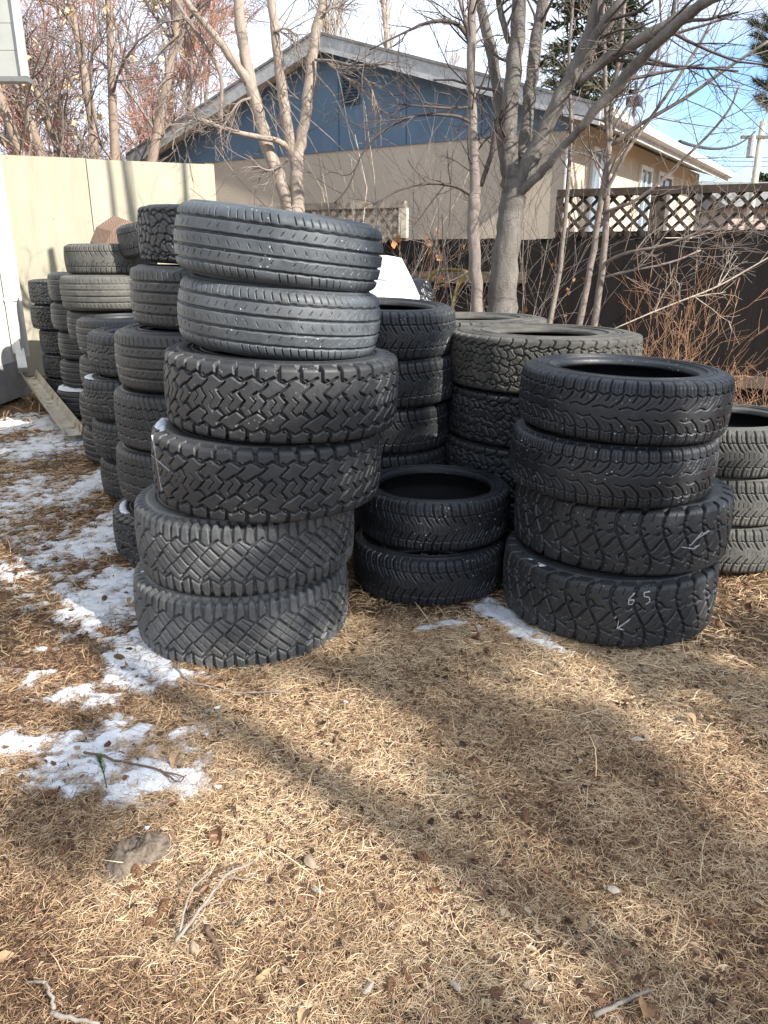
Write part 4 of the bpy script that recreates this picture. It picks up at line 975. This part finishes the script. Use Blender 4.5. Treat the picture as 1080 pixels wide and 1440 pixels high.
# long needled pine whose boughs reach in at the upper right
p = pt(1150, 100, 10.0); t = thing('pine_tree', 'long needled pine reaching in at the upper right corner', 'tree', (p[0], 10, 0))
mb = MB(); mb.tube([(p[0], 10, -.05), (p[0]+.1, 10, 3), (p[0], 10, 7)], [.17, .14, .07], 10); mb.build('trunk', M['bark_slim'], t, True)
V = []; T = []; mb = MB()
for (u, v) in ((1062, 50), (1056, 30), (1072, 62), (1078, 95), (1066, 110), (1075, 135), (1085, 70), (1090, 120), (1095, 40), (1068, 142), (1080, 25), (1100, 160), (1110, 90), (1060, 70), (1088, 148), (1120, 20), (1130, 130), (1072, 80), (1082, 112)):
    for rep in range(2):
        e = pt(u+rng.uniform(-5, 5), v+rng.uniform(-5, 5), 10+rng.uniform(-.5, .5)); s0 = np.array([p[0]-.02, 10, e[2]-.35]); dd = unit(e-s0)
        mb.tube([s0, (s0+e)/2-[0, 0, .06], e], [.022, .014, .006], 5, cap=False)
        n = 260; q = rng.uniform(-.30, 0.03, n)[:, None]; c = e+dd*q
        dr = dd*.75+rng.normal(0, .6, (n, 3)); dr /= np.linalg.norm(dr, axis=1)[:, None]; pr = np.cross(dr, rng.normal(0, 1, (n, 3))); pr /= np.linalg.norm(pr, axis=1)[:, None]
        l = rng.uniform(.07, .13, n)[:, None]; V.append(np.stack([c-pr*.0035, c+pr*.0035, c+dr*l], 1)); T.append(np.clip(rng.normal(.3, .2, n), 0, 1))
V = np.concatenate(V).reshape(-1, 3); link('crown', mesh_np('crown', V-np.array([p[0], 10, 0]), np.arange(len(V)).reshape(-1, 3), M['needle'], False, {'tint': np.repeat(np.concatenate(T), 3)}), t)
mb.build('boughs', M['bark_slim'], t)

# ------------------------------------------------------------------ bag, mat, hose
def displaced_hull(name, P, mat, sub, sm=.18):
    import bmesh
    bm = bmesh.new()
    for q in P: bm.verts.new(q)
    r = bmesh.ops.convex_hull(bm, input=bm.verts)
    bmesh.ops.delete(bm, geom=[g for g in r['geom_interior'] if isinstance(g, bmesh.types.BMVert)], context='VERTS')
    bmesh.ops.subdivide_edges(bm, edges=bm.edges[:], cuts=sub, use_grid_fill=True, smooth=sm)
    bmesh.ops.triangulate(bm, faces=bm.faces[:])
    me = bpy.data.meshes.new(name); bm.to_mesh(me); bm.free(); me.materials.append(mat); return me
bc = np.array([-.03, 4.5, .908]); rng2 = np.random.default_rng(3)
P = [(-.33, -.12, 0), (.20, -.14, 0), (.22, .14, 0), (-.30, .15, 0), (-.34, -.10, .16), (.23, -.12, .17), (.20, .12, .15), (-.3, .12, .2), (-.22, -.05, .36), (.04, -.06, .385), (.13, .02, .37), (-.1, .08, .38), (.20, -.10, .20), (.02, -.17, .14), (-.15, -.16, .22)]
m = Mat('white_plastic', .35, .5); m.col(m.mix(m.ramp(m.noise(5, 3), [(.4, 0), (.6, 1)]), (.50, .54, .60), (.62, .65, .70))); m.bump(m.noise(7, 5, None, .55, 1.6), .06)
o = link('plastic_bag', displaced_hull('plastic_bag', P, m.m, 5, .03)); o.location = bc
tag(o, 'white plastic bag bundled on tyres behind the tall left stack', 'bag')
# knot of the bag
# brown woven mat: a bent sheet with thickness
m = Mat('brown_woven_mat', .85, .2)
w1 = m.N.new('ShaderNodeTexWave'); w1.inputs['Scale'].default_value = 26; w1.inputs['Distortion'].default_value = 4; m.L.new(m.tc.outputs['Object'], w1.inputs['Vector'])
m.col(m.mix(m.ramp(w1.outputs['Fac'], [(.35, 0), (.65, 1)]), (.10, .062, .045), (.25, .17, .13))); M['mat'] = m.m
Ym = 6.1
rows = [[(128, 364, .05), (150, 366, .0), (172, 368, -.05), (205, 372, -.05)], [(128, 340, .03), (148, 346, -.10), (175, 352, -.10), (208, 350, -.08)], [(136, 320, .05), (158, 326, -.06), (182, 330, -.06), (210, 332, .0)], [(160, 304, .12), (176, 310, .08), (194, 316, .08), (214, 324, .12)], [(158, 310, .35), (176, 316, .33), (194, 322, .33), (214, 330, .35)]]
Gd = np.array([[pt(u, v, Ym+dy) for u, v, dy in r] for r in rows])
def refine(G, n):
    G = np.array([smooth_prof(r, n) for r in G]); return np.array([smooth_prof(c, n) for c in G.transpose(1, 0, 2)]).transpose(1, 0, 2)
Gd = Gd+0; h_, w_ = Gd.shape[:2]; nn = np.cross(np.gradient(Gd, axis=0), np.gradient(Gd, axis=1)); nn /= np.linalg.norm(nn, axis=2)[..., None]
V = np.concatenate([(Gd+nn*.006).reshape(-1, 3), (Gd-nn*.006).reshape(-1, 3)]); n = h_*w_
F4 = []
for r in range(h_-1):
    for c in range(w_-1):
        k = r*w_+c; F4 += [[k, k+1, k+w_+1, k+w_], [n+k, n+k+w_, n+k+w_+1, n+k+1]]
for r in range(h_-1):
    for c in (0, w_-1): k = r*w_+c; F4.append([k, k+w_, n+k+w_, n+k])
for c in range(w_-1):
    for r in (0, h_-1): k = r*w_+c; F4.append([k, k+1, n+k+1, n+k])
mb = MB(); mb.add(V, F4); tag(mb.build('woven_mat', M['mat'], base=Gd[0, 0]), 'brown woven mat folded over the top of the left row of tyres', 'mat')
P, r = limb([(590, 445, 4), (593, 420, 4), (600, 396, 4), (612, 382, 4), (630, 379, 4), (648, 380, 4), (656, 384, 4), (648, 396, 4), (640, 410, 4), (636, 440, 4)], 6.55)
mb = MB(); mb.tube(P, r*.55, 10); tag(mb.build('yellow_hose', plain('yellow_plastic', (.22, .17, .025), .6), smooth=True, base=P[0]), 'yellow hose looped over the fence rail behind the shrubs', 'hose')
m = Mat('black_plastic', .3, .5); m.col((.012, .013, .017)); m.bump(m.noise(14, 3, None, .5, 1.5), .02)
P = [(-.07, -.06, 0), (.08, -.06, 0), (.08, .06, 0), (-.07, .07, 0), (-.08, -.05, .1), (.085, -.05, .12), (.07, .05, .19), (-.06, .04, .20), (-.03, -.04, .195), (.05, -.04, .20)]
o = link('black_bag', displaced_hull('black_bag', P, m.m, 3)); o.location = (.20, 4.66, .956); tag(o, 'small shiny black bag beside the white plastic bag', 'bag')

# ------------------------------------------------------------------ snow caught on tyres
def snow_arc(label, ty, r0, r1, a0, a1, z, th):
    """lump of snow on the upper face of a tyre, angles in degrees (world)"""
    n, k = 26, 7; V = []
    for i_ in range(n):
        t = i_/(n-1); a = R_(a0+(a1-a0)*t); env = math.sin(PI*min(1, max(0, t)))**.5
        for j_ in range(k):
            s = j_/(k-1); e = math.sin(PI*s)**.6*env
            rr = r0+(r1-r0)*(.5+(s-.5)*(.35+.65*env))+.006*(random.random()-.5)
            V.append((rr*math.cos(a), rr*math.sin(a), -.004+th*e*(.7+.5*random.random())))
    F4 = [[i_*k+j_, (i_+1)*k+j_, (i_+1)*k+j_+1, i_*k+j_+1] for i_ in range(n-1) for j_ in range(k-1)]
    o = link('snow_patch', mesh_np('snow_patch', V, F4, M['snow'], True)); tag(o, label, 'snow')
    q = ty.matrix_basis @ Vector((0, 0, z)); o.location = q; o.rotation_euler = ty.rotation_euler
    return o
snow_arc('snow wedge on the left rim of the zigzag tyre under the fourth tyre', A4, .335, .385, 176, 206, .116, .020)
snow_arc('small snow lump on the left rim of the lowest front left tyre', A6, .33, .365, 186, 202, .120, .008)
snow_arc('crumbs of snow on the left rim of the lowest front right tyre', B4, .34, .365, 200, 222, .118, .006)
for o in list(SC.objects):
    if o.get('label', '').startswith('bottom tyre directly behind'): snow_arc('snow streak on the bottom tyre behind the front left stack', o, .30, .335, 176, 228, .109, .008)
    if o.get('label', '').startswith('bottom tyre of the fifth stack'): snow_arc('snow ring along the sidewall of the low tyre beside the gutter trough', o, .23, .32, 165, 320, .115, .03)
    if o.get('label', '').startswith('third tyre up in the second stack'): snow_arc('thin frost line on the pale lip of a tyre in the left row', o, .27, .32, 175, 225, .112, .006)

# ------------------------------------------------------------------ things on the ground
def cone_mesh():
    Nu, Nv = 40, 34; th = np.arange(Nu)*2*PI/Nu; t = np.linspace(0, 1, Nv)
    r = .0135*np.sin(PI*np.clip(t*.94+.05, 0, 1))**.65
    T, A = np.meshgrid(t, th, indexing='ij')
    sc = (A/(2*PI)*5+T*9) % 1; row = (T*11+A/(2*PI)*2) % 1
    rr = r[:, None]*(1+.22*(row-.4))+.0016*np.abs(np.sin((A*4+np.floor(T*11+A/(2*PI)*2)*PI/2)))*(r[:, None] > .003)
    V = np.stack([T*.075-.0375, rr*np.cos(A), rr*np.sin(A)], -1).reshape(-1, 3)
    F4 = [[i*Nu+j, i*Nu+(j+1) % Nu, (i+1)*Nu+(j+1) % Nu, (i+1)*Nu+j] for i in range(Nv-1) for j in range(Nu)]
    m = Mat('cone_scales', .7, .25); m.col(m.mix(m.ramp(m.noise(160, 3), [(.35, 0), (.65, 1)]), (.05, .026, .015), (.19, .10, .052)))
    return mesh_np('spruce_cone', V, F4, m.m, False)
cm_ = cone_mesh()
cones = [((368, 945), 'reddish cone lying against the lowest front left tyre'), ((600, 1352), 'reddish brown cone near the bottom centre of the ground'), ((573, 1362), 'grey brown cone beside the reddish one near the bottom centre'),
 ((190, 1215), 'cone under the dirt clod, upper of two'), ((186, 1240), 'cone under the dirt clod, lower of two'), ((740, 1138), 'dark cone in shaded grass right of centre'), ((597, 1197), 'dark cone in sunlit needles below the centre'),
 ((700, 1382), 'cone lying half in leaves near the bottom right of centre'), ((92, 1185), 'pale reddish cone at the lower left'), ((212, 1210), 'cone right of the dirt clod'), ((228, 1268), 'brown cone left of the grey forked stick'),
 ((210, 1288), 'brown cone below left of the grey forked stick'), ((180, 878), 'cone lying on snow left of the front left stack'), ((166, 916), 'cone on snow near the lowest front left tyre'), ((68, 1105), 'orange brown cone at the edge of the lower snow patch'),
 ((20, 855), 'orange cone in the needles at the left edge'), ((1000, 1286), 'cone in the sunlit grass at the right'), ((548, 1378), 'small reddish cone end near the bottom centre'), ((300, 955), 'dark cone just in front of the lowest front left tyre'), ((146, 836), 'brown cone on the snow left of the stack')]
for (u, v), l in cones:
    p = gp(u, v); o = link('spruce_cone', cm_); s = rng.uniform(.48, .68); o.scale = (s, s*1.15, s*1.15)
    o.location = (p[0], p[1], float(gh(p[0], p[1]))+.013); o.rotation_euler = (rng.uniform(0, 6), rng.uniform(-.15, .15), rng.uniform(0, 6)); tag(o, l, 'cone', 'spruce cones on the ground')
def leaf_mesh(seed):
    r = np.random.default_rng(seed); n = 9; V = []; L = .05
    for i in range(n):
        t = i/(n-1); w = .017*math.sin(PI*t**.8)**.8+.0006
        for s in (-1, -.5, 0, .5, 1):
            V.append((t*L-L/2, s*w*(1+.15*math.sin(t*23+s)), .012*abs(s)**1.5*w/.017+.010*math.sin(t*3+seed)+.002*math.sin(9*t+s*3)))
    F4 = [[i*5+j, (i+1)*5+j, (i+1)*5+j+1, i*5+j+1] for i in range(n-1) for j in range(4)]
    return V, F4
lm = []
for k, c in enumerate(((.22, .125, .065), (.30, .20, .115), (.15, .075, .04), (.26, .20, .14))):
    V, F4 = leaf_mesh(k); lm.append(mesh_np('dry_leaf', V, F4, plain('ground_leaf', c, .7, .3, 40), True))
for k in range(85):
    d = .8+2.6*rng.random()**.9; a = rng.uniform(-.6, .6); x, y = d*math.sin(a), d*math.cos(a)
    if math.hypot(x+.53, y-2.62) < .42 or math.hypot(x-.87, y-2.72) < .42 or math.hypot(x-.19, y-2.99) < .34: continue
    o = link('dry_leaf', lm[rng.integers(0, 4)]); s = rng.uniform(.5, 1.05); o.scale = (s, s, s)
    o.location = (x, y, float(gh(x, y))+.018); o.rotation_euler = (rng.normal(0, .5)+(PI if rng.random() < .4 else 0), rng.normal(0, .4), rng.uniform(0, 6.3))
    tag(o, 'curled dry brown leaf lying in the straw', 'leaf', 'dry leaves scattered on the ground')
def stick(label, strokes, mat, r=.004, z=.018, name='stick'):
    mb = MB(); base = None
    for st in strokes:
        P = []
        for q in st:
            p = gp(q[0], q[1]); zz = float(gh(p[0], p[1]))+z+(q[2] if len(q) > 2 else 0); P.append(gp(q[0], q[1], zz))
        P = np.array(smooth_prof(P, 4)); P[1:-1] += rng.normal(0, .0012, (len(P)-2, 3)); rr = np.linspace(1, .55, len(P))*r
        if base is None: base = P[0]
        mb.tube(P, rr, 7); r *= .75
    return tag(mb.build(name, mat, smooth=True, base=base), label, 'stick')
M['stick'] = plain('grey_stick_bark', (.24, .21, .18), .85, .25, 60)
M['stick_dark'] = plain('dark_stick_bark', (.13, .085, .06), .85, .25, 60)
stick('pale grey forked stick lying on the needles at lower left', [[(247, 1325), (262, 1305, .01), (300, 1255, .02), (322, 1228, .03), (356, 1212, .03)], [(252, 1318), (258, 1285, .02), (272, 1248, .03), (300, 1223, .03)], [(262, 1312), (276, 1302, .01), (290, 1292, .015)], [(322, 1232, .03), (340, 1237, .025), (356, 1234, .02)], [(320, 1232, .03), (321, 1222, .03), (320, 1212, .03)], [(293, 1270, .015), (310, 1270, .01), (328, 1268, .0)]], M['stick'], .0042, .02)
stick('thin grey twig running along the ground below the front left stack', [[(248, 935), (262, 955), (290, 965), (340, 974), (400, 972)]], M['stick'], .0035)
stick('short thick grey stick in the bottom left corner', [[(72, 1424), (100, 1432), (140, 1440)], [(76, 1420), (72, 1400, .01), (64, 1382, .02)], [(64, 1382, .02), (50, 1380, .01), (36, 1380)]], M['stick'], .0055)
stick('broken grey stick in the straw at the bottom right', [[(836, 1428), (870, 1412), (915, 1392)]], M['stick'], .005)
stick('dark twig lying across the lower snow patch', [[(118, 1058), (160, 1068), (205, 1078), (258, 1092)], [(225, 1082), (250, 1100), (262, 1090)]], M['stick_dark'], .004)
stick('dark twig left of the snow near the left edge', [[(30, 968), (40, 975), (60, 985)]], M['stick_dark'], .003)
stick('dark rotten twig beside the forked stick', [[(292, 1302), (303, 1330), (312, 1360)]], M['stick_dark'], .006)
stick('straw yellow stem standing up from the shaded grass', [[(838, 1092), (838, 1060, .03), (832, 1040, .06), (824, 1028, .09)]], M['leaf_pale'], .0018, name='grass_stem')
# dirt clod with a dab of snow
V = []; n1, n2 = 40, 22
p = gp(188, 1190)
for i_ in range(n1):
    for j_ in range(n2):
        a = 2*PI*i_/n1; t = j_/(n2-1); s = 1+.45*math.sin(2*a+.6)*.5+.25*math.sin(3*a+1)
        r = .070*t*s; nz = float(fbm(np.array([r*math.cos(a)*30+5]), np.array([r*math.sin(a)*30+5]), 90)[0]); V.append((r*math.cos(a)*.9, r*math.sin(a)*1.25, .048*(1-t**2.0)*(.4+1.1*nz)-.012+.014*(nz-.5)))
F4 = [[i_*n2+j_, ((i_+1) % n1)*n2+j_, ((i_+1) % n1)*n2+j_+1, i_*n2+j_+1] for i_ in range(n1) for j_ in range(n2-1)]
m = Mat('grey_dirt', .95, .1); m.col(m.mix(m.ramp(m.noise(60, 5, None, .7), [(.35, 0), (.65, 1)]), (.075, .055, .042), (.23, .185, .145))); m.bump(m.noise(130, 4), .006)
o = link('dirt_clod', mesh_np('dirt_clod', V, F4, m.m, True)); o.location = (p[0], p[1], float(gh(p[0], p[1]))+.012); tag(o, 'greyish frozen dirt clod with dabs of snow near the lower left', 'dirt clod')
# green sprig
p = gp(150, 1108); mb = MB(); P = [(p[0], p[1], .0), (p[0]-.005, p[1]+.006, .04), (p[0]-.015, p[1]+.01, .085)]; mb.tube(P, [.0022, .0018, .001], 5)
for k in range(120):
    t = rng.random(); c = np.array(P[1])*(1-t)+np.array(P[2])*t if t > .2 else np.array(P[1]); a = rng.uniform(0, 2*PI); d = unit(np.array([math.cos(a)*.6, math.sin(a)*.6, .8])); s_ = unit(np.cross(d, [.3, .8, .1]))*.0009
    mb.add([c-s_, c+s_, c+d*.022], F3=[[0, 1, 2]])
tag(mb.build('green_sprig', plain('green_needles', (.09, .15, .05), .6, .3, 90), base=p), 'small green spruce sprig sticking up through the lower snow patch', 'sprig')
# pale chips and stones
for (u, v), l in (((642, 1378), 'pale grey wood chip near the bottom centre'), ((518, 1382), 'pale pinkish stone near the bottom centre'), ((445, 1246), 'small pale grey pebble right of the forked stick'), ((866, 1248), 'light wood chip in sunlit straw right of centre'), ((895, 1032), 'whitish feathery scrap in the shaded grass at right')):
    p = gp(u, v); n = 9; P = [(rng.normal(0, .008), rng.normal(0, .006), rng.normal(0, .003)) for _ in range(14)]
    o = link('stone_chip', displaced_hull('stone_chip', P, plain('pale_chip', (.34, .29, .24), .8, .2, 60), 2)); o.location = (p[0], p[1], float(gh(p[0], p[1]))+.02); tag(o, l, 'chip')
for (u, v), l in (((208, 1168), 'crumb of snow on the dirt clod'), ((305, 988), 'snow crumb on needles before the front left stack'), ((485, 980), 'tiny white snow crumb in the centre of the needles'), ((306, 1099), 'tiny snow crumb right of the lower snow patch')):
    p = gp(u, v); P = [(rng.normal(0, .005), rng.normal(0, .004), rng.normal(0, .002)) for _ in range(14)]
    o = link('snow_crumb', displaced_hull('snow_crumb', P, M['snow'], 2)); o.location = (p[0], p[1], float(gh(p[0], p[1]))+(.04 if u == 208 else .02)); tag(o, l, 'snow')

# ------------------------------------------------------------------ trees beside the yard whose shade falls across it
SUN_AZ, SUN_EL = 130.0, 33.0
sa, se = R_(SUN_AZ), R_(SUN_EL)
def shade_at(along, perp): return .9+along*.766-perp*.643, 2.65-along*.643-perp*.766
x, y = shade_at(7.4, .28); conifer('spruce_tree', 'spruce standing to the right of the yard that shades the tyre stacks', x, y, 1.2, 9.5, 1.1, 125, .14, .05, 240)
x, y = shade_at(8.4, 1.45); conifer('spruce_tree', 'gappy spruce behind the first one right of the yard', x, y, 4.6, 5.2, .85, 20, .14, .05, 220)
x, y = shade_at(7.8, 2.95); conifer('spruce_tree', 'thin spruce behind and right of the yard that dapples the foreground', x, y, 2.0, 8.5, 1.2, 28, .15, .05, 190)

# ------------------------------------------------------------------ light, sky
su = bpy.data.lights.new('sun', 'SUN'); su.energy = 5.0; su.angle = R_(.55); su.color = (1, .945, .86)
so = bpy.data.objects.new('sun', su); COL.objects.link(so)
sv = Vector((math.sin(sa)*math.cos(se), math.cos(sa)*math.cos(se), math.sin(se)))
so.rotation_euler = sv.to_track_quat('Z', 'Y').to_euler(); so.location = sv*30
wd = bpy.data.worlds.new('World'); SC.world = wd; wd.use_nodes = True
nt = wd.node_tree; N = nt.nodes; Lk = nt.links; bg = N['Background']
sk = N.new('ShaderNodeTexSky'); sk.sky_type = 'NISHITA'; sk.sun_disc = False; sk.sun_elevation = se; sk.sun_rotation = sa; sk.air_density = 1.0; sk.dust_density = .6; sk.ozone_density = 1.2
tc = N.new('ShaderNodeTexCoord'); mp = N.new('ShaderNodeMapping'); mp.inputs['Scale'].default_value = (1, 1, 2.6); Lk.new(tc.outputs['Generated'], mp.inputs[0])
nz = N.new('ShaderNodeTexNoise'); nz.inputs['Scale'].default_value = 2.6; nz.inputs['Detail'].default_value = 7; nz.inputs['Roughness'].default_value = .55; nz.inputs['Distortion'].default_value = .4; Lk.new(mp.outputs[0], nz.inputs['Vector'])
# a clearing in the cloud low over the right side
dv = ray(990, 205); dv = dv/np.linalg.norm(dv)
vd = N.new('ShaderNodeVectorMath'); vd.operation = 'DISTANCE'; Lk.new(tc.outputs['Generated'], vd.inputs[0]); vd.inputs[1].default_value = tuple(dv)
mr = N.new('ShaderNodeMapRange'); mr.inputs['From Min'].default_value = .02; mr.inputs['From Max'].default_value = .16; mr.inputs['To Min'].default_value = -.24; mr.inputs['To Max'].default_value = .14; Lk.new(vd.outputs['Value'], mr.inputs[0])
ad = N.new('ShaderNodeMath'); ad.operation = 'ADD'; Lk.new(nz.outputs['Fac'], ad.inputs[0]); Lk.new(mr.outputs[0], ad.inputs[1])
cr = N.new('ShaderNodeValToRGB'); cr.color_ramp.elements[0].position = .34; cr.color_ramp.elements[1].position = .68; Lk.new(ad.outputs[0], cr.inputs[0])
mx_ = N.new('ShaderNodeMix'); mx_.data_type = 'RGBA'; Lk.new(cr.outputs[0], mx_.inputs[0]); sg = N.new('ShaderNodeMix'); sg.data_type = 'RGBA'; sg.blend_type = 'MULTIPLY'; sg.inputs[0].default_value = 1; Lk.new(sk.outputs[0], sg.inputs[6]); sg.inputs[7].default_value = (1.25, 1.5, 1.75, 1); Lk.new(sg.outputs[2], mx_.inputs[6]); mx_.inputs[7].default_value = (7.2, 7.9, 9.0, 1)
Lk.new(mx_.outputs[2], bg.inputs[0]); bg.inputs[1].default_value = .09
SC.view_settings.view_transform = 'Standard'; SC.view_settings.look = 'None'; SC.view_settings.exposure = .95; SC.view_settings.gamma = 1
